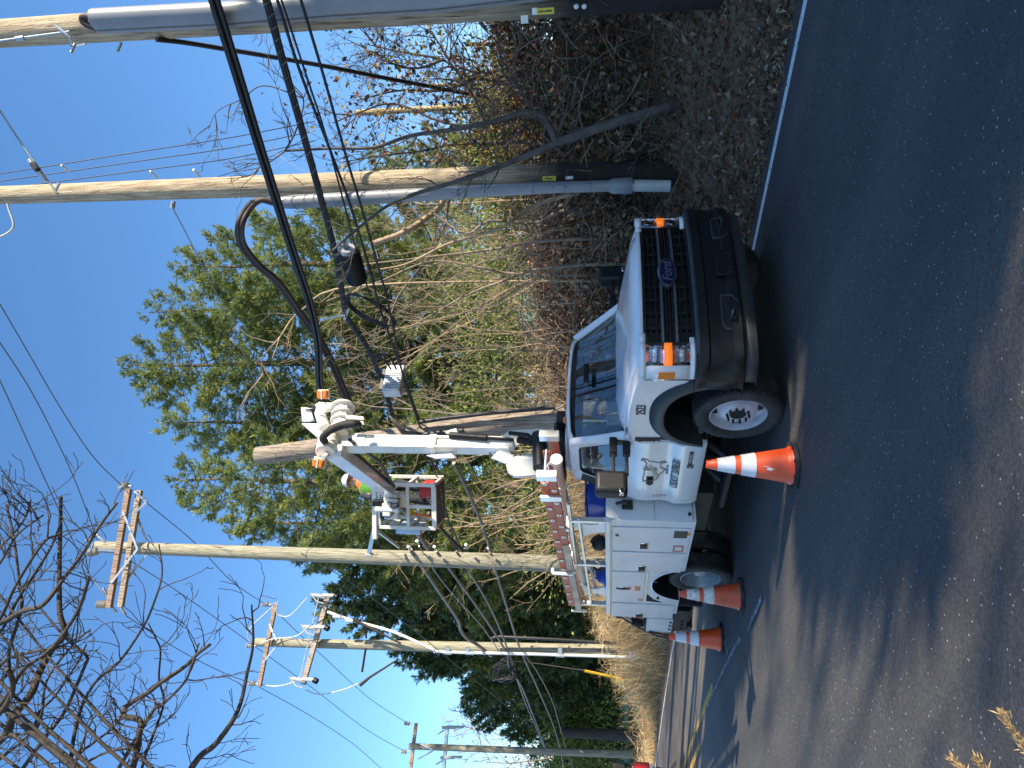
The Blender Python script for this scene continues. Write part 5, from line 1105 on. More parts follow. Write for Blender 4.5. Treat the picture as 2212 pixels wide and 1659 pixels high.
CONDG = pm('grey_conduit', (.23,.24,.26), .4, 0, .06, 3, dirt=((.20,.19,.17), .3, 4)); CONDW = pm('white_conduit', (.52,.52,.50), .45, 0, .08, 3, dirt=((.25,.25,.20), .4, 5)); YTAG = pm('yellow_tag', (.62,.50,.04), .5); PORC = pm('grey_insulator', (.36,.37,.36), .25, 0, .08, 10)
def axis_pts(foot, top, n=8): return [foot.lerp(top, i/(n-1)) for i in range(n)]
def pole(foot, top, r0, r1, m, label, name='utility_pole', group='utility poles along the road'):
    o = empty(name, foot, label, 'pole', group); t = top-foot; pts = [Vector((0,0,-.4))]+[t*(i/9) for i in range(10)]
    b = MB(); rr = [r0*1.02]+[r0+(r1-r0)*i/9 for i in range(10)]; b.tube(pts, rr, 20); 
    g = random.Random(int(foot.y*100)); b.v = [(x*(1+g.uniform(-.012,.012)), y*(1+g.uniform(-.012,.012)), z) for x, y, z in b.v] if abs(t.x)+abs(t.y) < .05 else b.v
    b.build('shaft', m, o, smooth=60); return o
def rel(o, p): return Vector(p)-o.location
def cyl_tag(o, pts, m, name='tag', th=.006): 
    return None
def facing(o, c, w_, h_, m, name, par=None, ext=.004):      # small plate facing the camera, at world point c
    c = Vector(c); n = (Vector((0,0,EYE))-c); n.z = 0; n.normalize(); r_ = Vector((-n.y, n.x, 0)); b = MB(); vs = []
    for e in (0, ext):
        for i, j in ((-1,-1),(1,-1),(1,1),(-1,1)): vs.append(c-o.location+r_*i*w_/2+Vector((0,0,j*h_/2))+n*e)
    b.add(vs, [(3,2,1,0),(4,5,6,7),(0,1,5,4),(1,2,6,5),(2,3,7,6),(3,0,4,7)]); return b.build(name, m, par or o, smooth=0), r_, n
# ---- second tall pole (grey conduit on its left)
Y2 = 8.75; f2 = ground_at(1318, 372, Y2); f2b = I(1440, 372, Y2); f2 = Vector((f2b.x, f2b.y, gz(f2b.x, f2b.y))); t2 = I(-60, 424, Y2+.3)
t2 = t2+(t2-f2)*.45; p2 = pole(f2, t2, .158, .108, WOODT, 'tall tan weathered pole right of the truck with grey conduit and cable loop')
def ax2(x, k=0): 
    z = I(x, 400, Y2).z; f = (z-f2.z)/(t2.z-f2.z); return f2.lerp(t2, f)+Vector((k,0,0))
def pp(x, y, Y): return I(x, y, Y)
b = MB(); cpts = [pp(1365,400,Y2-.12), pp(1200,405,Y2-.12), pp(1000,415,Y2-.10), pp(800,427,Y2-.08), pp(640,436,Y2-.05), pp(600,438,Y2-.05)]
b.tube([rel(p2,p) for p in cpts], [.068,.070,.078,.086,.090,.07], 18); b.build('conduit', CONDG, p2, smooth=60)
b = MB(); c0 = pp(1366,401,Y2-.12); c1 = pp(1325,402,Y2-.12); b.tube([rel(p2,c0),rel(p2,c0.lerp(c1,.6)),rel(p2,c1),rel(p2,pp(1316,402,Y2-.12))], [.094,.094,.094,.072], 20)
for k in range(4): q_ = c0.lerp(c1,.08+.11*k); b.lathe([(.094,-.008),(.102,-.004),(.102,.004),(.094,.008)], 20, rel(p2,q_), 'z')
b.build('conduit_coupling', CONDG, p2, smooth=40)
b = MB(); b.tube([rel(p2,pp(1448,402,Y2-.12)), rel(p2,pp(1366,401,Y2-.12))], .07, 18); b.build('conduit_foot', CONDW, p2, smooth=60)
for x, tx in ((1188,'18881'),):
    t_, r_, n_ = facing(p2, ax2(x)+Vector((-.07,-.150,0)), .055, .165, YTAG, 'number_tag'); 
    for k, ch in enumerate(tx): lettering(ch, rel(p2, ax2(x))+Vector((-.07,-.150,0))+n_*.006+Vector((0,0,.052-.026*k)), r_, (0,0,1), .034, DECAL, t_, bold=.001)
b = MB()
for k in range(3): b.ball(rel(p2, ax2(1226+5*k))+Vector((-.07,-.150,0)), .022, 10, 6, 0, (1,.4,1))
b.each('nail_marker', pm('marker_white', (.7,.7,.7), .5), p2)
b = MB()
for x, y in ((340,385),(432,382),(150,372)): q_ = I(x, y, Y2-.10); b.cyl(rel(p2,q_), rel(p2,q_)+Vector((.06,-.12,.02)), .014, 8)
b.cyl(rel(p2,I(128,395,Y2-.15)), rel(p2,I(118,415,Y2-.15)), .02, 8); b.cyl(rel(p2,I(375,435,Y2-.1)), rel(p2,I(372,450,Y2-.1)), .03, 8); b.each('bolt', STEEL, p2)
RUB = pm('cable_black', (.014,.014,.016), .5, 0, .2, 8); RUBR = pm('cable_brown_black', (.035,.022,.020), .6, 0, .3, 6)
# ---- first tall pole at the right edge, big grey riser in front
Y1 = 6.9; f1b = I(1400, -15, Y1); f1 = Vector((f1b.x, f1b.y, gz(f1b.x, f1b.y))); t1 = I(-80, 78, Y1+.25)
t1 = t1+(t1-f1)*.45; p1 = pole(f1, t1, .178, .128, WOODT, 'tall pole at the right edge with a wide grey riser guard on its front')
b = MB(); rp_ = [pp(205,42,Y1-.22), pp(490,27,Y1-.24), pp(719,8,Y1-.26), pp(940,-6,Y1-.28), pp(1150,-31,Y1-.30), pp(1450,-75,Y1-.30)]
b.tube([rel(p1,p) for p in rp_], .104, 22); b.build('riser_guard', CONDG, p1, smooth=60)
b = MB()
for p, q_ in zip(rp_, rp_[1:]):
    for e in (-.11,): b.bar(rel(p1,p)+Vector((e,.05,0)), rel(p1,q_)+Vector((e,.05,0)), .05, .01)
b.build('guard_flange', CONDG, p1)
b = MB(); b.tube(spline([rel(p1,pp(212,40,Y1-.22)), rel(p1,pp(190,36,Y1-.2)), rel(p1,pp(178,40,Y1-.18)), rel(p1,pp(186,52,Y1-.16)), rel(p1,pp(214,62,Y1-.15))],5), .036, 10); b.build('riser_cable', RUBR, p1, smooth=60)
b = MB()
for x, y in ((162,95),(262,92),(500,30),(640,20)): q_ = I(x, y, Y1-.1); b.cyl(rel(p1,q_), rel(p1,q_)+Vector((-.10,-.02,.03)), .015, 8)
b.tube(spline([rel(p1,I(0,88,Y1-.2)), rel(p1,I(60,80,Y1-.2)), rel(p1,I(150,68,Y1-.2))],4), .010, 5); b.tube(spline([rel(p1,I(120,55,Y1-.22)),rel(p1,I(150,80,Y1-.2)),rel(p1,I(155,100,Y1-.1)),rel(p1,I(185,95,Y1-.1))],4),.012,5); b.cyl(rel(p1,I(52,82,Y1-.2)),rel(p1,I(36,84,Y1-.2)),.025,8); b.each('bolt', STEEL, p1, smooth=50)
t_, r_, n_ = facing(p1, I(1178,24,Y1-.22), .055, .165, YTAG, 'number_tag')
for k, ch in enumerate('09288'): lettering(ch, rel(p1, I(1178,24,Y1-.22))+n_*.006+Vector((0,0,.052-.026*k)), r_, (0,0,1), .034, DECAL, t_, bold=.001)
facing(p1, I(1162,24,Y1-.22)+Vector((0,0,.03)), .058, .05, pm('tag_white', (.7,.7,.7), .4), 'tag_cap', t_)
b = MB()
for x in (1245,1262): b.ball(rel(p1, I(x,14,Y1-.22)), .025, 10, 6, 0, (1,.4,1))
b.each('nail_marker', pm('marker_white2', (.7,.7,.7), .5), p1); facing(p1, I(1133,42,Y1-.2), .07, .07, STEEL, 'metal_plate')
# ---- leaning cut-off pole behind the boom
YL = 11.6; ftl = I(1330, 862, YL); ftl = Vector((ftl.x, ftl.y, gz(ftl.x, ftl.y))); tpl = I(556, 985, YL)
pL = pole(ftl, tpl, .20, .155, WOODO, 'old leaning cut-off pole top standing behind the raised boom')
b = MB(); sgm = [I(1200,880,YL-.25), I(1060,892,YL-.25), I(950,905,YL-.24), I(905,912,YL-.22)]; b.tube([rel(pL,p) for p in sgm], .035, 8); b.tube([rel(pL,p) for p in (I(1000,930,YL-.2), I(920,938,YL-.2), I(870,945,YL-.15))], .045, 8); b.build('conduit', RUB, pL, smooth=60)
b = MB()
for k in range(9): b.tube(spline([rel(pL,I(842+4*k,898+3*k,YL-.25)), rel(pL,I(852+3*k,915+4*k,YL-.3)), rel(pL,I(872+3*k,930+2*k,YL-.28)), rel(pL,I(900+4*k,935,YL-.2))],4), .014, 5)
b.build('cable_terminal', RUB, pL, smooth=60)
# ---- pole 3, double crossarm
Y3 = 15.6; f3 = ground_at(1318, 1222, Y3); t3 = I(206, 1181, Y3+.3); p3 = pole(f3, t3, .20, .135, WOODG, 'tall greenish pole with a double wooden crossarm near its top')
AD = (DT*.92+DS*.20).normalized()
def armpt(Y, x, y): return I(x, y, Y)
def arm(o, a, c, w_, h_, m, name='crossarm'):
    b = MB(); b.bar(rel(o,a), rel(o,c), w_, h_, 0, (0,0,1)); return b.build(name, m, o, bevel=.008)
a3, c3 = I(288,1058,Y3+.35), I(246,1312,Y3-.35)
cdir = (c3-a3).normalized(); fwd3 = cdir.cross(Vector((0,0,1))).normalized()*.17
A1 = arm(p3, a3-fwd3, c3-fwd3, .10, .135, ARMW); A2 = arm(p3, a3+fwd3-Vector((0,0,.05)), c3+fwd3-Vector((0,0,.05)), .10, .135, ARMG)
b = MB(); mid = I(290,1186,Y3)
for sg in (-1, 1):
    e = (a3 if sg < 0 else c3); q_ = a3.lerp(c3, .5+sg*.30)
    for k in (-1, 1): b.bar(rel(p3, q_+fwd3*k*1.4), rel(p3, mid+fwd3*k*1.4-Vector((0,0,.25))), .02, .05)
b.each('brace', STEEL, p3)
def insulator(o, c, d, r=.07, L=.22, n=4, m=PORC, name='insulator'):
    c = rel(o, c); d = Vector(d).normalized(); pts, rr = [], []
    for i in range(n*4+1):
        pts.append(c+d*L*i/(n*4)); rr.append(r*(1.0 if i % 4 == 2 else .55 if i % 4 == 0 else .85))
    b = MB(); b.tube(pts, rr, 12); b.tube([c-d*.10, c+d*.02], r*.3, 8); return b.build(name, m, o, smooth=50)
insulator(p3, I(232,1306,Y3-.3), (0,0,1), .10, .26, 4); insulator(p3, I(212,1190,Y3-.05), (-.25,-.1,1), .10, .24, 4); insulator(p3, I(277,1050,Y3+.35), (0,0,1), .09, .22, 4)
b = MB()
for (x0,y0,x1,y1) in ((240,1308,252,1324),(255,1304,272,1330),(238,1300,222,1270),(255,1055,270,1048),(290,1062,318,1085),(205,1152,228,1172),(185,1168,200,1160),(290,1108,318,1085)): b.bar(rel(p3,I(x0,y0,Y3-.2)), rel(p3,I(x1,y1,Y3-.2)), .05, .05)
b.each('dead_end_clamp', STEEL, p3, bevel=.01)
b = MB(); b.bar(rel(p3,I(212,1188,Y3-.2)), rel(p3,I(248,1190,Y3-.2)), .03,.04); b.build('pin_bracket', STEEL, p3)
s0_, s1_ = I(797,1196,Y3-.2), I(824,1068,Y3-1.6)
b = MB(); b.bar(rel(p3,s0_), rel(p3,s1_), .10,.09); b.bar(rel(p3,I(862,1182,Y3-.1)), rel(p3,s0_.lerp(s1_,.45)), .06,.05); b.bar(rel(p3,I(790,1198,Y3-.25)), rel(p3,I(806,1198,Y3-.25)), .12,.05); b.build('standoff_bracket', STEEL, p3, bevel=.006)
b = MB()
for x, y in ((886,1190),(942,1190),(905,1178),(1010,1186),(1058,1193)): q_ = I(x, y-2, Y3-.2); b.cyl(rel(p3,q_), rel(p3,q_)+Vector((.10,-.10,.02)), .03, 8)
b.each('cable_clamp', STEEL, p3)
# ---- pole 4, crossarm plus switch arm
Y4 = 21.2; f4 = ground_at(1318, 1404, Y4); t4 = I(553, 1387, Y4+.3); p4 = pole(f4, t4, .19, .13, WOODG, 'pole behind the truck tail with switch crossarm and white conduit')
a4, c4 = I(596,1302,Y4+.4), I(560,1483,Y4-.4); arm(p4, a4, c4, .10, .125, ARMW)
a5, c5 = I(710,1285,Y4+.35), I(655,1478,Y4-.4); arm(p4, a5, c5, .12, .15, ARMG, 'switch_arm')
b = MB(); b.bar(rel(p4,I(690,1283,Y4+.3)), rel(p4,I(650,1455,Y4-.4)), .025,.025); b.build('ground_rod', STEEL, p4)
b = MB(); b.bar(rel(p4,I(582,1348,Y4+.1)), rel(p4,I(597,1383,Y4-.1)), .03,.05); b.bar(rel(p4,I(568,1432,Y4-.3)), rel(p4,I(596,1396,Y4-.15)), .03,.05); b.each('brace', STEEL, p4)
insulator(p4, I(580,1306,Y4+.35), (0,0,1), .085, .2, 3); insulator(p4, I(546,1395,Y4-.1), (0,0,1), .085, .2, 3); insulator(p4, I(552,1477,Y4-.4), (0,0,1), .085, .22, 3)
for k, (x, y, Yq) in enumerate(((690,1287,Y4+.2),(670,1355,Y4-.1),(645,1468,Y4-.45))):
    o_ = bpy.data.objects.new('fuse_cutout', None); COL.objects.link(o_); o_.parent = p4; o_.location = rel(p4, I(x, y, Yq-.15)); 
    b = MB(); b.tube([Vector((-.05,0,-.22)),Vector((0,0,0)),Vector((.02,0,.22))], [.055,.07,.05], 10); b.tube([Vector((.08,0,.3)),Vector((-.15,-.1,.05)),Vector((-.2,-.1,-.18))], .022, 6); b.build('fuse_barrel', PORC, o_, smooth=50)
    b = MB(); b.cyl((.03,-.02,-.12),(.03,-.02,-.50),.055,10); b.build('arrester', CONDW, o_, smooth=50); b = MB(); b.cyl((.03,-.02,-.50),(.0,-.06,-.62),.085,12); b.build('arrester_cap', BLACK, o_, smooth=40)
b = MB(); cw = [I(708,1322,Y4-.1), I(760,1340,Y4-.2), I(850,1365,Y4-.3), I(930,1400,Y4-.35), I(960,1408,Y4-.3), I(1150,1413,Y4-.3), I(1412,1421,Y4-.3)]
b.tube([rel(p4,p) for p in spline(cw,4)], .045, 8); b.build('conduit', PVC, p4, smooth=60)
b = MB()
for x, y in ((728,1332),(755,1341),(968,1409),(1015,1410),(1210,1415),(1370,1420)): q_ = rel(p4, I(x,y,Y4-.3)); b.cyl(q_+Vector((0,0,-.12)), q_+Vector((0,0,.12)), .065, 8)
for x in (968,1010,1210,1375): q_ = rel(p4, I(x,1404,Y4-.3)); b.box(q_.x-.12,q_.x+.08,q_.y-.05,q_.y+.05,q_.z-.06,q_.z+.06)
b.each('conduit_fitting', STEEL, p4, smooth=40)
b = MB()
for pts_ in ([(764,1338),(790,1352),(830,1372),(866,1390)], [(860,1424),(835,1440),(800,1462),(778,1480)]): b.tube([rel(p4,I(x,y,Y4-.35)) for x, y in pts_], [.05,.045,.03,.03] if pts_[0][0] == 764 else [.03,.03,.04,.055], 7)
b.tube([rel(p4,I(790,1349,Y4-.35)), rel(p4,I(791,1378,Y4-.1))], .03, 6); b.tube([rel(p4,I(790,1400,Y4-.1)), rel(p4,I(782,1452,Y4-.35))], .035, 6); b.each('cable_terminator', RUBR, p4, smooth=60)
b = MB(); b.tube([rel(p4,I(1060,1380,Y4-.3)), rel(p4,I(1072,1375,Y4-.32)), rel(p4,I(1200,1381,Y4-.3)), rel(p4,I(1330,1390,Y4-.28))], .05, 7); b.build('black_riser', RUB, p4, smooth=60)
facing(p4, I(1388,1413,Y4-.3), .18, .28, YTAG, 'warning_tag'); facing(p4, I(1366,1413,Y4-.3), .16, .20, STEEL, 'metal_box', ext=.08)
b = MB()
for L_ in ([(540,1390),(538,1360),(590,1310)], [(600,1300),(598,1325),(625,1330),(664,1290)], [(562,1390),(590,1380),(640,1374),(670,1350)], [(556,1478),(600,1482),(640,1470),(655,1450)], [(660,1490),(690,1500),(740,1490),(775,1476)]):
    b.tube([rel(p4,p) for p in spline([I(x,y,Y4-.3) for x, y in L_],4)], .018, 5)
b.each('jumper_wire', CONDW, p4, smooth=60)
# ---- far pole 5 and two dark poles
Y5 = 30.5; f5 = ground_at(1318, 1626, Y5); t5 = I(884, 1612, Y5); p5 = pole(f5, t5, .16, .13, WOODG, 'farthest pole near the left edge with two small crossarms')
arm(p5, I(899,1562,Y5+.4), I(885,1675,Y5-.4), .12, .14, ARMW); arm(p5, I(966,1572,Y5+.4), I(957,1680,Y5-.4), .14, .14, STEEL, 'switch_arm')
insulator(p5, I(885,1563,Y5+.3), (0,0,1), .1, .25, 3); insulator(p5, I(878,1624,Y5), (0,0,1), .1, .25, 3)
for x, y in ((955,1572),(952,1637)):
    b = MB(); q_ = rel(p5, I(x,y,Y5-.15)); b.tube([q_, q_+Vector((.05,0,-.6))], .07, 8); b.tube([q_+Vector((-.3,0,.2)), q_+Vector((-.1,0,-.1))], .03, 6); b.tube([q_+Vector((.05,0,-.2)), q_+Vector((.1,0,-.95))], .06, 8); b.build('fuse_cutout', PORC, p5, smooth=50)
b = MB(); b.bar(rel(p5,I(905,1605,Y5-.1)), rel(p5,I(935,1620,Y5-.2)), .04,.06); b.bar(rel(p5,I(903,1640,Y5-.1)), rel(p5,I(935,1622,Y5-.2)), .04,.06); b.each('brace', STEEL, p5)
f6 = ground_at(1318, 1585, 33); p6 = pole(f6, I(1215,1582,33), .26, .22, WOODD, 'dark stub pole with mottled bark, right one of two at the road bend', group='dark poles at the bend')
f7 = ground_at(1318, 1622, 29.2); p7 = pole(f7, I(1108,1622,29.2), .24, .20, WOODD, 'dark pole foot with a yellow plate, left one of two at the road bend', group='dark poles at the bend') if 0 else None
facing(p5, I(1375,1628,Y5-.25), .24, .30, pm('dull_yellow_plate', (.16,.14,.03), .6), 'warning_plate')
# ================================================================ CABLES
FARC = pm('sunlit_cable_jacket', (.19,.165,.145), .45, 0, .2, 6); GREYW = pm('grey_wire', (.12,.12,.125), .5, .2, .1); STR = pm('strand_steel', (.28,.28,.28), .4, .7, .1)  # far cables use a paler jacket: sunlight put into their colour
def cable(pts, r, label, m=RUB, name='cable', cat='cable', group=None, n=6, k=7):
    b = MB(); b.tube(spline(pts, n), r, k); return tag(b.build(name, m, smooth=60, fixn=False), label, cat, group)
def bundle(pts, label, offs, m=RUB, name='cable_bundle', lash=True, group=None):
    b = MB(); sp_ = spline(pts, 8)
    for dx, dz, r in offs: b.tube([p+Vector((dx, 0, dz)) for p in sp_], r, 7)
    o = b.build(name, m, smooth=60, fixn=False); tag(o, label, 'cable', group)
    if lash:
        b = MB(); hx_ = []; rr = max(abs(dz)+r for dx, dz, r in offs)+.004
        for i in range(len(sp_)-1):
            for k in range(8): a = (i*8+k)*.55; hx_.append(sp_[i].lerp(sp_[i+1], k/8)+Vector((rr*.6*math.sin(a), rr*.5*math.sin(a), rr*math.cos(a))))
        b.tube(hx_, .0022, 3, 0, False)
        b.build('lashing_wire', STR, o, smooth=0, fixn=False)
    return o
X0 = lambda pts: [pts[0]+(pts[0]-pts[1])*1.2]+pts
bundle(X0([C(463,0),C(510,150),C(565,330),C(636,553),C(668,650),C(687,740),C(691,830),C(705,872)]), 'thickest pair of black cables crossing high over the road edge to the leaning pole', [(0,.032,.032),(0,-.032,.028),(.028,-.004,.011)], lash=False, group='telephone cables')
bundle(X0([C(576,0),C(616,150),C(667,332),C(724,545),C(742,651),C(752,690),C(798,759),C(836,857),C(850,910)]), 'black lashed cable bundle carrying the splice case and the hanging loop', [(0,.025,.018),(.008,-.016,.023),(-.017,.0,.015)], group='telephone cables')
cable(X0([C(599,0,6.5),C(650,160,6.5),C(716,332,6.5),C(761,456,6.5),C(802,594,6.5),C(817,654,6.5),C(840,722,6.5),C(892,868,6.5),C(915,932,6.5),C(945,1010,6.5),C(970,1130,6.5),C(985,1190,6.3)]), .016, 'thin black cable just below the lashed bundle', group='telephone cables')
cable(X0([C(608,0,6.45),C(664,170,6.45),C(700,280,6.45),C(738,420,6.45),C(775,560,6.45),C(800,640,6.45)]), .011, 'thinnest black cable running between the bundle and the lower cable', group='telephone cables')
cable(X0([C(650,0,6.4),C(695,150,6.4),C(746,332,6.4),C(780,445,6.4),C(817,576,6.4),C(840,662,6.4),C(873,820,6.4),C(911,932,6.4),C(940,1020,6.4),C(968,1120,6.4),C(1000,1190,6.3)]), .015, 'lowest thin black cable of the group passing under the splice case', group='telephone cables')
cable([C(372,455,7.0),C(470,520,7.0)] if 0 else [I(338,85,7.0),I(400,92,7.3),I(480,105,7.6),I(600,125,8.0),I(719,146,8.4),I(830,168,9.0),I(920,185,9.6),I(1000,201,10.5),I(1090,214,11.6),I(1180,222,12.6)], .028, 'black service cable sagging from the right-edge pole down into the vine-covered tree')
bundle([I(600,440,8.65),I(560,432,8.6),I(533,455,8.6),I(518,490,8.6),I(524,530,8.9),I(560,575,9.2),I(600,610,9.5),I(650,680,10.2),I(690,735,10.7),I(720,790,11.0),I(745,850,11.3),I(765,890,11.5)], 'thick dark cable looping out of the grey conduit and sloping to the leaning pole', [(0,.03,.036),(0,-.03,.036)], m=RUBR, lash=False)
for (a, label) in ((([(-15,222),(0,240),(60,330),(118,410),(125,418)],7.6),'taut steel guy strand with clamp meeting the second pole near the top left'),):
    cable([I(x,y,a[1]+.004*i) for i, (x, y) in enumerate(a[0])], .012, label, STR, name='guy_wire', cat='wire')
o = empty('guy_clamp', I(62,345,7.55), 'grey dead-end clamp on the guy strand by the second pole', 'clamp'); b = MB(); b.bar(Vector((0,0,0)), I(98,392,7.6)-I(62,345,7.55), .035,.045); b.build('grip', STEEL, o, bevel=.008); b = MB(); b.bar(I(70,352,7.55)-o.location, I(82,368,7.55)-o.location, .06,.06); b.build('bolt_block', DARKMETAL, o, bevel=.008)
cable([I(-10,515,8.6),I(14,505,8.6),I(28,492,8.6),I(28,478,8.6),I(20,455,8.6),I(16,440,8.6)], .014, 'grey ground wire curling beside the top of the second pole', CONDW, name='ground_wire', cat='wire')
cable([I(372,438,8.6),I(376,455,8.7),I(400,500,9.4),I(470,640,11.2),I(540,800,13.2),I(612,1000,15.0),I(640,1130,15.5),I(645,1183,15.5)], .008, 'thin strand from the second pole across the pines to the double-crossarm pole', STR, name='strand_wire', cat='wire')
for k, (y0, y1) in enumerate(((375,262),(391,283),(408,304))):
    cable([I(-10,y0+2,16),I(300,y0-47+4*k,16.6),I(500,y0-78+6*k,17.2),I(680,y1,18)], .012, ['right of three parallel thin wires high behind the second pole','middle of three parallel thin wires high behind the second pole','left of three parallel thin wires high behind the second pole'][k], RUB, name='service_wire', cat='wire')
cable([I(470,382,16.5),I(560,350,17),I(660,300,18)], .009, 'single thin wire below the three parallel wires at the second pole', RUB, name='service_wire', cat='wire')
PWR = [([(-10,640,12.5),(60,760,13.4),(130,880,14.2),(200,985,15.0),(262,1048,15.8)],'power wire running from top centre to the right end of the double crossarm'), ([(-10,725,12.4),(70,850,13.4),(150,1010,14.6),(205,1150,15.5)],'power wire running to the middle of the double crossarm'), ([(-10,800,12.3),(90,1020,14.2),(180,1215,15.4),(225,1285,15.3)],'power wire behind the bare branches to the left end of the double crossarm'),
       ([(318,1087,15.9),(420,1172,17.2),(500,1255,18.6),(577,1308,21.3)],'power wire between the right ends of the two crossarms'), ([(272,1205,15.6),(380,1275,17.6),(480,1345,19.6),(545,1392,21.1)],'power wire between the middles of the two crossarms'), ([(272,1330,15.3),(380,1400,17.5),(480,1452,19.6),(550,1478,20.9)],'power wire between the left ends of the two crossarms'),
       ([(582,1308,21.6),(700,1420,24),(800,1510,27.5),(880,1562,30.8)],'power wire from the switch-arm pole to the far pole, right one'), ([(550,1396,21.1),(680,1490,24.5),(790,1575,28),(876,1624,30.5)],'power wire from the switch-arm pole to the far pole, middle one'), ([(556,1482,20.8),(660,1540,23.5),(760,1605,27),(840,1675,30)],'power wire from the switch-arm pole to the far pole, left one'),
       ([(650,1195,15.5),(760,1260,17),(880,1350,19.2),(990,1440,22),(1100,1530,26),(1180,1600,29.5)],'neutral wire falling from the double-crossarm pole past the switch-arm pole')]
for pts_, lab in PWR: cable([I(*p) for p in pts_], .011, lab, GREYW, name='power_wire', cat='wire', group='power wires on the crossarms')
for i, (pts_, r, lab, m) in enumerate([([(886,1187),(940,1265),(988,1337),(995,1360),(1008,1378),(1030,1392),(1060,1415)],.05,'thickest brown-black cable between the double-crossarm pole and the next pole', FARC), ([(942,1190),(990,1255),(1044,1330),(1093,1408),(1100,1440),(1125,1480),(1150,1540),(1180,1620)],.035,'black cable with coiled slack beside the switch-arm pole', FARC), ([(985,1190),(1058,1310),(1100,1412),(1118,1470),(1140,1530),(1170,1600),(1190,1665)],.028,'upper thin cable of the low group left of the truck', FARC),
        ([(1058,1193),(1093,1305),(1124,1403),(1163,1490),(1200,1580),(1220,1665)],.030,'lowest cable of the group sagging left of the truck', FARC), ([(1124,1405),(1160,1450),(1195,1520),(1218,1600),(1240,1665)],.022,'bottom loose cable starting at the switch-arm pole', FARC), ([(905,1180),(960,1262),(1040,1352),(1080,1410)],.016,'thin strand above the brown-black cable', STR)]):
    cable([C(x, y, 6.5 if y < 1450 else 6.6+off(24)*0) if y < 1440 else I(x, y, lineY(1440,6.5)+(y-1440)*.055) for x, y in pts_], r, lab, m, name='far_cable', group='low cables left of the truck')
cable([C(850,1085,6.2),C(880,1110,6.2),C(900,1150,6.3),C(925,1185,6.3)], .05, 'cable hanging from the standoff bracket to the double-crossarm pole', FARC, name='far_cable'); cable([C(925,1108,6.2),C(960,1150,6.3),C(1000,1190,6.3)], .035, 'cable between the basket and the double-crossarm pole', RUBR, name='far_cable')
cable([C(980,1000,6.6),C(1010,1060,6.6),C(1040,1130,6.6),C(1060,1190,6.4)], .035, 'dark cable sloping behind the basket toward the double-crossarm pole', FARC, name='far_cable')
b = MB(); g = random.Random(6)
for k in range(12):
    c = I(1090+g.uniform(-8,8), 1448+g.uniform(-12,12), lineY(1440,6.5)); b.tube([c+Vector((.28*math.cos(a)*g.uniform(.8,1.1), .1*math.sin(a+k), .32*math.sin(a)*g.uniform(.8,1.1))) for a in [i*.52 for i in range(12)]], .022, 5)
tag(b.build('cable_coil', RUB, smooth=60, fixn=False), 'tangled black slack coil hanging on the cables left of the switch-arm pole', 'coil')
# splice case, hanging loop, amplifier box
sc0, sc1 = C(752,540,6.45), C(772,608,6.45)
o = empty('splice_case', sc0, 'ribbed black splice case hanging under the lashed cable bundle', 'case'); d_ = sc1-sc0
b = MB(); pts_, rr = [], []
for i in range(61): f = i/60; pts_.append(d_*f); rr.append((.135 if .05 < f < .93 else .135*(.75+.25*min(f/.05, (1-f)/.07)))*(1+.028*(i % 2)))
b.tube(pts_, rr, 20); b.build('shell', BLACK, o, smooth=30); b = MB(); b.tube([d_*-.06, d_*.02], [.09,.115], 16); b.cyl(d_*-.07+Vector((0,0,.04)), d_*-.20+Vector((0,0,.05)), .02, 8); b.cyl(d_*-.07, d_*-.2, .02, 8); b.build('end_plate', CONDG, o, smooth=40)
b = MB()
for f in (.1,.55,.9): b.bar(d_*f+Vector((0,0,.12)), d_*f+Vector((-.02,.1,.28)), .03,.015)
b.each('hanger', RUB, o)
for k in range(1):
    b = MB()
    for j in range(4):
        e = .012*j; L_ = spline([C(750+j,636,6.55), C(769,635+j,6.55), C(802,653-j*2,6.55), C(832,672-j*2,6.5), C(851-j*2,688,6.5), C(854-j*3,703,6.5), C(840-j*2,708-j*2,6.5), C(810,699-j*3,6.5), C(780,684-j*3,6.55), C(757+j*2,666-j,6.55), C(748+j*2,651,6.55), C(750+j,636,6.55)], 6); b.tube([p+Vector((0,e,0)) for p in L_], .010, 6)
    tag(b.build('cable_loop', RUB, smooth=60, fixn=False), 'black teardrop loop of spare cable hanging from the lashed bundle', 'cable')
o = empty('amplifier_box', C(850,820,6.5), 'pale grey finned amplifier box hanging below the lashed cable bundle', 'box', rz=R(35)); FIN = pm('cast_aluminium', (.52,.54,.56), .45, .4, .1, 14)
b = MB(); b.box(-.27,.22,-.09,.09,-.16,.12); b.build('housing', FIN, o, bevel=.015); b = MB()
for k in range(11): b.box(-.255+.033*k,-.245+.033*k,-.115,-.091,-.14,.09)
b.build('cooling_fin', FIN, o); b = MB(); b.cyl((.22,0,.05),(.34,0,.09),.028,10); b.cyl((.22,0,-.06),(.34,0,-.03),.028,10); b.box(-.2,.2,-.01,.01,.121,.2); b.each('port', RUB, o)
cable([C(845,798,6.5),C(832,780,6.5),C(815,772,6.5),C(800,762,6.55)], .016, 'upper lead from the amplifier box to the cable bundle', RUB); cable([C(856,798,6.5),C(845,775,6.5),C(830,765,6.5),C(812,768,6.55)], .016, 'lower lead from the amplifier box to the cable bundle', RUB)
o = empty('strand_bracket', C(697,690,6.6), 'white steel link between the thick cables and the lashed bundle', 'bracket'); b = MB(); b.bar(Vector((0,0,0)), C(745,680,6.6)-o.location, .03,.03); b.bar(C(744,690,6.6)-o.location, C(752,668,6.6)-o.location, .04,.04); b.build('link', CONDW, o, bevel=.006); b = MB(); b.cyl(Vector((0,-.03,0)),Vector((0,.03,0)),.03,10); b.build('clamp', STEEL, o)
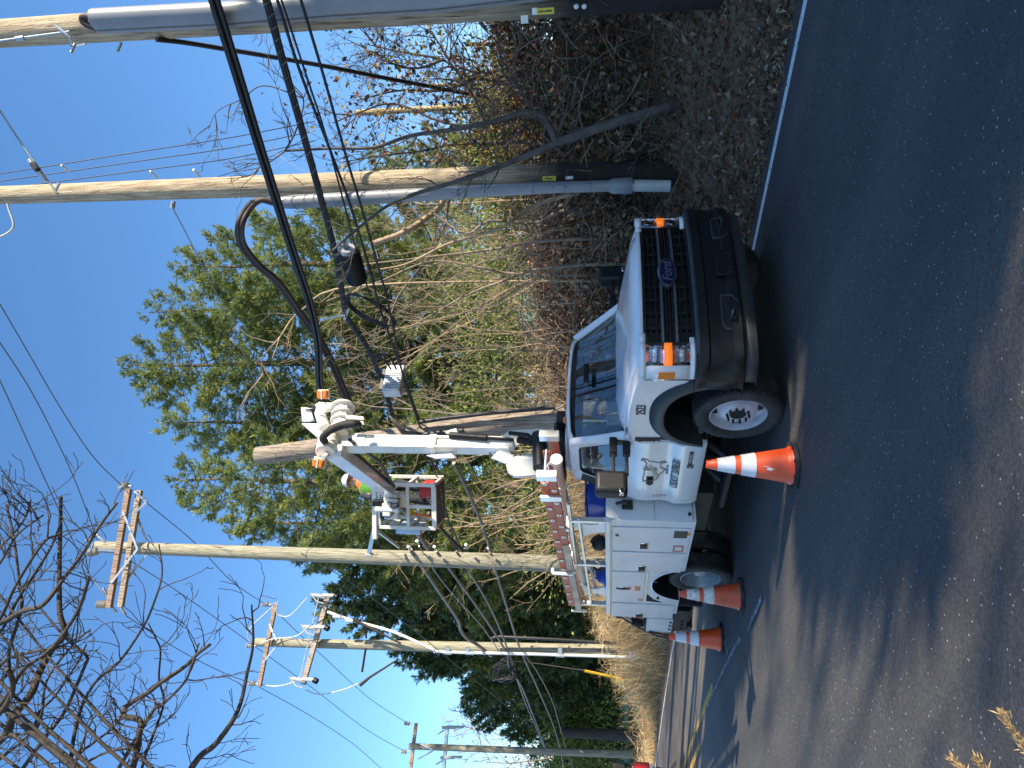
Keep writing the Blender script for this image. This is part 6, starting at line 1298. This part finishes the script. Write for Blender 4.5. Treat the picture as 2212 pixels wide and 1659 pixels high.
# guy wire with yellow guard behind the dry grass
cable([I(1083,1425,21.2),I(1150,1432,22),I(1240,1445,22.8),I(1290,1452,23.2)], .014, 'guy wire from the switch-arm pole down to its yellow guard', STR, name='guy_wire', cat='wire')
o = empty('guy_guard', I(1333,1452,23.2)*0+I(1330,1462,23.4), 'yellow plastic guard on the guy wire rising from the dry grass', 'guard'); b = MB(); b.cyl(I(1262,1449,23.0)-o.location, I(1395,1478,23.8)-o.location, .045, 10); b.build('sleeve', pm('guard_yellow', (.70,.42,.02), .5, 0, .1), o, smooth=60); b = MB(); b.cyl(I(1262,1449,23.0)-o.location, I(1258,1448,23.0)-o.location, .055, 10); b.build('cap', RUB, o)
# ================================================================ FENCES AND FAR THINGS
GRN = pm('green_fence_paint', (.05,.15,.12), .6, 0, .2, 4); GRNL = pm('sunlit_green_board', (.10,.28,.19), .6, 0, .2, 4)  # rail green is the fence paint with sunlight put into the colour
fn = empty('green_rail_fence', I(1360,1480,36), 'dark green post-and-rail fence beyond the dry grass at far left', 'fence')
fy = [1410,1440,1462,1484,1507,1530,1555,1580,1612,1645]
for k, y in enumerate(fy):
    Yq = 34+.6*k; q_ = rel(fn, I(1338,y,Yq)); zb = gz(*I(1338,y,Yq)[:2])-fn.location.z; b = MB(); b.box(q_.x-.06,q_.x+.06,q_.y-.05,q_.y+.05,zb-.3,q_.z+.1); b.build('post', GRN, fn)
for x in (1352,1374):
    for k in range(len(fy)-1):
        b = MB(); b.bar(rel(fn,I(x,fy[k],33.9+.6*k)), rel(fn,I(x,fy[k+1],33.9+.6*(k+1))), .05,.16); b.build('rail', GRNL, fn)
bt = empty('white_bench', I(1392,1505,41), 'white slatted garden bench behind the green rail fence', 'bench'); W8 = pm('bench_white', (.75,.75,.73), .6)
b = MB()
for k in range(5): b.bar(rel(bt,I(1372-5*k,1488,41)), rel(bt,I(1372-5*k,1522,41)), .05,.10)
b.build('backrest', W8, bt); b = MB(); b.bar(rel(bt,I(1378,1486,40.5)), rel(bt,I(1378,1524,40.5)), .5,.06); b.build('seat', W8, bt)
for y in (1487,1523): b = MB(); b.bar(rel(bt,I(1350,y,41)), rel(bt,I(1396,y,40.6)), .07,.07); b.build('leg', W8, bt)
o = empty('green_utility_cabinet', ground_at(1318,655,16.5), 'green metal cabinet half hidden by brambles behind the truck bonnet', 'cabinet', rz=R(20)); b = MB(); b.box(-.6,.6,-.35,.35,-.3,1.15); b.build('housing', GRN, o, bevel=.02); b = MB(); b.box(-.64,.64,-.39,.39,1.151,1.22); b.build('lid', GRN, o, bevel=.02)
o = empty('stone_shed', ground_at(1318,1345,40), 'grey block outbuilding under the dark evergreens behind the truck tail', 'shed', rz=R(-20)); STN = pm('grey_block', (.30,.29,.27), .9, 0, .35, 2.2); b = MB(); b.box(-2.2,2.2,-1.5,1.5,-.5,2.9); b.build('wall', STN, o); b = MB(); b.prism([(-1.8,2.901),(1.8,2.901),(0,3.8)], 'x', -2.5, 2.5); b.build('roof', pm('shed_roof', (.12,.12,.12), .8, 0, .2, 3), o)
for k in (-1,0,1): b = MB(); b.box(-.4+1.3*k,.4+1.3*k,-1.55,-1.501,.9,2.1); b.build('window', GRNL, o)
fl = empty('flagpole', ground_at(1318,214,30), 'tan wooden pole holding a limp striped flag behind the autumn-leaved tree', 'flagpole'); zt = I(770,211,30).z
b = MB(); b.cyl((0,0,-.3),(0,0,zt-fl.location.z),.13,12); b.build('pole', woodmat('flag_pole_wood', (.46,.34,.16), (.62,.48,.26)), fl, smooth=60)
FR, FW, FB = pm('flag_red', (.45,.05,.05), .8), pm('flag_white', (.60,.57,.55), .8), pm('flag_blue', (.03,.05,.22), .8); b = MB(); rows = []
for i in range(14): rows.append([rel(fl, I(1034+18*j/8+2*math.sin(i*.8), 205+i*2.6-6+3*math.sin(j*.9+i*.5), 29.7+.25*math.sin(i*1.1+j))) for j in range(9)])
b.grid(rows); b.m = [(i//8) % 2 if not ((i//8) > 8 and (i % 8) < 4) else 2 for i in range(len(b.f))]; b.build('flag', [FR, FW, FB], fl, smooth=60, solid=.01)
for k, (y, x0, Y, r) in enumerate(((96,1010,32,.09),(130,1090,34,.06),(184,930,32,.08),(172,1060,36,.05))):
    ft = ground_at(1318, y, Y); tp = I(x0, y, Y); o = empty('thin_post', ft, ['dark thin post at the far right behind the vines, tallest of the dark ones','short dark post right of the striped flag','tan thin post just right of the flag pole','shortest thin rod between the far posts'][k], 'post', 'posts behind the vines'); b = MB(); b.cyl((0,0,-.3),tp-ft,r,10); b.build('shaft', WOODD if k != 2 else bpy.data.materials['flag_pole_wood'], o, smooth=60); b = MB(); b.cyl(tp-ft, tp-ft+Vector((0,0,.1)), r*1.2, 10); b.build('cap', DARKMETAL, o)
# ================================================================ PICKUP LEAVING AT THE LEFT EDGE
pk_s, pk_t = 16.0, 1.86; PB = pm('dark_car_paint', (.02,.022,.026), .2, 0, .05, 3, coat=.8)
pk = empty('pickup_truck', RW(pk_s, pk_t, 0), 'dark pickup driving away at the left edge, only tail lamp and mirror showing', 'pickup', rz=math.atan2(.795,-.606)+R(-4))
b = MB(); b.prism([(0,.45),(0,1.08),(2.0,1.10),(2.0,1.12),(5.6,1.05),(5.75,.45)], 'y', -.95, .95); b.build('body', PB, pk, bevel=.06, seg=3)
b = MB(); b.prism([(2.0,1.10),(2.15,1.75),(3.4,1.78),(4.1,1.12)], 'y', -.82, .82); b.build('cab', PB, pk, bevel=.06, seg=3)
b = MB(); b.box(-.02,2.0,-.9,.9,1.081,1.10); b.build('bed_cover', BLACK, pk)
b = MB(); b.box(-.17,.0,-.95,.95,.48,.66); b.build('rear_bumper', CHROME, pk, bevel=.03)
for sg in (-1, 1):
    b = MB(); b.box(-.03,.16,sg*.955-.07 if sg < 0 else .885,sg*.955+.07 if sg > 0 else -.885,.74,1.06); b.build('tail_lamp', REDL, pk, bevel=.02); b = MB(); b.box(-.033,.10,sg*.95-.05,sg*.95+.05,.68,.735); b.build('reverse_lamp', WHITE, pk, bevel=.01)
    b = MB(); b.box(3.35,3.55,sg*1.16-.14,sg*1.16+.14,1.14,1.44); b.bar((3.5,sg*.88,1.2),(3.45,sg*1.05,1.2),.05,.06); b.build('mirror', BLACK, pk, bevel=.04)
    for x in (1.05, 4.7):
        o_ = bpy.data.objects.new('wheel', None); COL.objects.link(o_); o_.parent = pk; o_.location = (x, sg*.83, .38); b = MB(); b.lathe([(.22,-.11),(.33,-.12),(.38,-.09),(.38,.09),(.33,.12),(.22,.11)], 24, (0,0,0), 'y'); b.build('tyre', RUBBER, o_, smooth=40); b = MB(); b.lathe([(.22,-.10),(.22,.10),(.18,.07*sg+.0),(.05,.09*sg),(.0,.09*sg)], 20, (0,0,0), 'y'); b.build('rim', ALU, o_, smooth=40)
b = MB(); b.add([(2.05,-.70,1.20),(2.05,.70,1.20),(2.14,.66,1.68),(2.14,-.66,1.68)], [(0,1,2,3)]); o_ = b.build('rear_window', GLASS, pk, smooth=0); o_.location = (-.02,0,0)
# ================================================================ NEAR BARE TREE (left), SEED HEADS, SHADE TREES BESIDE THE CAMERA
def N1(x, y, Y): return I(x*.33338, 1106+y*.33338, Y)
NB = pm('near_branch_bark', (.050,.040,.033), .8, 0, .35, 14, bump=.6, bscale=60)
b = MB(); q = random.Random(21); root = Vector((-5.4, 5.2, -.1)); hub = Vector((-4.6, 5.2, 3.2))
traced(b, [root, root+Vector((.15,.0,1.3)), hub], .17, .13, sides=10)
LM = [([(-500,1900),(0,1480),(80,1330),(200,1180),(250,1050),(330,900),(420,790),(395,690),(385,600),(385,300),(390,150),(395,-100)], .034, .011, 5.6), ([(900,2300),(1240,1659),(1400,1500),(1540,1290),(1600,1050),(1640,850),(1630,600)], .030, .006, 6.2),
      ([(700,2100),(860,1659),(900,1450),(905,1350),(800,1320),(830,1250),(960,1170),(1050,1100),(1200,1000),(1280,920),(1360,860)], .026, .010, 5.6), ([(600,1950),(770,1659),(990,1290),(1050,1250),(1190,1110),(1240,1000),(1290,850)], .018, .005, 5.7),
      ([(-400,880),(0,720),(150,640),(280,600),(420,420),(520,290),(660,70),(760,-60)], .022, .008, 5.4), ([(300,1900),(500,1590),(600,1500),(740,1390),(800,1290)], .012, .006, 5.5), ([(380,2000),(450,1659),(480,1450),(530,1260),(620,1100),(780,960),(930,740),(1000,580),(1050,400),(1030,210)], .016, .005, 5.6),
      ([(-100,2000),(150,1659),(300,1450),(420,1290),(540,1020),(560,930),(430,820),(250,610)], .018, .007, 5.8), ([(-300,1800),(0,1480),(240,1400),(300,1100),(440,900),(560,780)], .013, .005, 5.5), ([(-300,1500),(0,1250),(150,1020),(320,900),(500,650),(580,420)], .018, .010, 5.3),
      ([(-300,1350),(0,1000),(100,930),(300,890),(420,860),(580,770)], .014, .005, 5.5), ([(-200,1200),(40,1060),(60,900),(140,620),(130,500),(90,170),(40,-50)], .015, .007, 5.6), ([(-200,1000),(0,780),(120,560),(300,280),(350,180),(400,60)], .013, .007, 5.5),
      ([(-200,900),(0,690),(100,480),(280,200),(380,150)], .014, .007, 5.4), ([(500,2000),(560,1659),(620,1590),(720,1550),(880,1525)], .012, .006, 5.4), ([(400,1900),(600,1340),(720,1390),(780,1360)], .008, .004, 5.3), ([(-200,1750),(0,1600),(200,1430),(260,1290),(350,1200),(500,980),(560,860)], .014, .005, 5.7),
      ([(850,2100),(920,1659),(980,1480),(1060,1240),(1030,1080),(1040,900),(1010,820),(960,720)], .013, .004, 5.8), ([(-150,350),(0,230),(150,60),(200,-80)], .010, .006, 5.6), ([(-200,560),(0,330),(110,150),(280,20)], .010, .006, 5.5), ([(-300,1600),(0,1300),(80,1160),(70,1050),(40,1020)], .022, .014, 5.2)]
for pp_, r0, r1, Y in LM:
    pw = [N1(x, y, Y+.10*math.sin(x*.01+k)) for k, (x, y) in enumerate(pp_)]
    b.tube(spline([hub.lerp(pw[0], .0), hub.lerp(pw[0], .6)+Vector((0,0,.2)), pw[0]], 3), [r0*1.5]*4+[r0]*3, 6)
    traced(b, pw, r0*1.15, r1*1.3, q, tw=12, tl=.45, tr=.006, opt=dict(kids=(1,3), wig=.22, up=.06, lev=1, rmin=.003), sides=8)
tag(b.build('bare_roadside_tree', NB, smooth=60, fixn=False), 'dark leafless tree whose branches reach in at the top left', 'tree')
# feathery seed heads by the camera
for k, (x0, y0, x1, y1, Y) in enumerate(((2215,1632,2163,1540,1.9),(2110,1690,2057,1640,2.0),(2150,1690,2110,1640,2.05))):
    a, c = I(x0+40, y0+40, Y), I(x1, y1, Y); foot = Vector((a.x-.1, a.y-.05, gz(a.x-.1, a.y-.05)-.02)); o = empty('grass_seed_head', foot, ['tallest feathery straw-coloured seed head at the lower left corner','left small seed head at the lower left corner','right small seed head at the lower left corner'][k], 'grass', 'seed heads by the verge')
    b = MB(); b.tube(spline([Vector((0,0,0)), (a-foot)*.6+Vector((0,0,.05)), a-foot, c-foot],5), [.003]*10+[.0015]*6, 4); b.build('stalk', STRAW2, o, fixn=False)
    g = np.random.default_rng(k); n = 260; f = g.random(n); a_ = np.array((a-foot)[:]); c_ = np.array((c-foot)[:]); P_ = a_+(c_-a_)*f[:,None]+g.normal(size=(n,3))*.0035
    leaves('plume', P_, .020, .16, [STRAW2], 0, o, seed=k, axis=np.repeat(((c_-a_)/np.linalg.norm(c_-a_)*1.2)[None], n, 0))
# evergreens and bare trees on the bank to the right of and behind the camera: they shade the road
SH = [(11.5,.6,7.5,2.7),(14.0,-1.2,8.2,2.6),(12.6,2.1,7.4,2.3),(9.6,-1.6,5.2,1.8),(10.8,-2.8,6.0,2.0)]
for i, (x, y, H, r) in enumerate(SH):
    x += .6; y += 1.2
    conifer(Vector((x, y, gz(x, y))), H, r, 500+i, 'evergreen on the bank right of the camera, out of the picture', dens=1.1, h0=.03, nl=46, L=.45, K=7, Wd=.11, shape=.6, name='bank_evergreen', group='evergreens right of the camera')
q = random.Random(61)
for i, (x, y, H) in enumerate(((9.8,-4.2,7.0),(13.0,-5.6,10.0),(16.5,-6.2,12.5),(14.2,-3.6,9.5),(11.2,-6.8,9.0))):
    x += .8; y += 1.6; bt_ = MB(); grow(bt_, q, Vector((0,0,-.2)), (q.gauss(0,.06), q.gauss(0,.06), 1), H*.8, .17, 4, dict(lev=4, kids=(4,6), wig=.12, up=.05, rmin=.007, seg=7)); o = bt_.build('bare_bank_tree', BARK, smooth=60, fixn=False); o.location = (x, y, gz(x, y)); tag(o, 'bare tree on the bank behind the camera, out of the picture', 'tree', 'bare trees behind the camera')

# unseen pale field left of camera, added to bounce warm light onto the truck
FIELD = pm('bounce_straw', (.30,.23,.13), .95, 0, .3, 1.2, col2=(.42,.34,.20))
b = MB(); b.grid([[RW(s, t, terr(s, t)+.006) for t in (-60,-30,-12,-6,-3,-1.4,-.9)] for s in np.linspace(-30, 45, 26)]); kind(b.build('bounce_field', FIELD, smooth=0, fixn=False), 'structure')
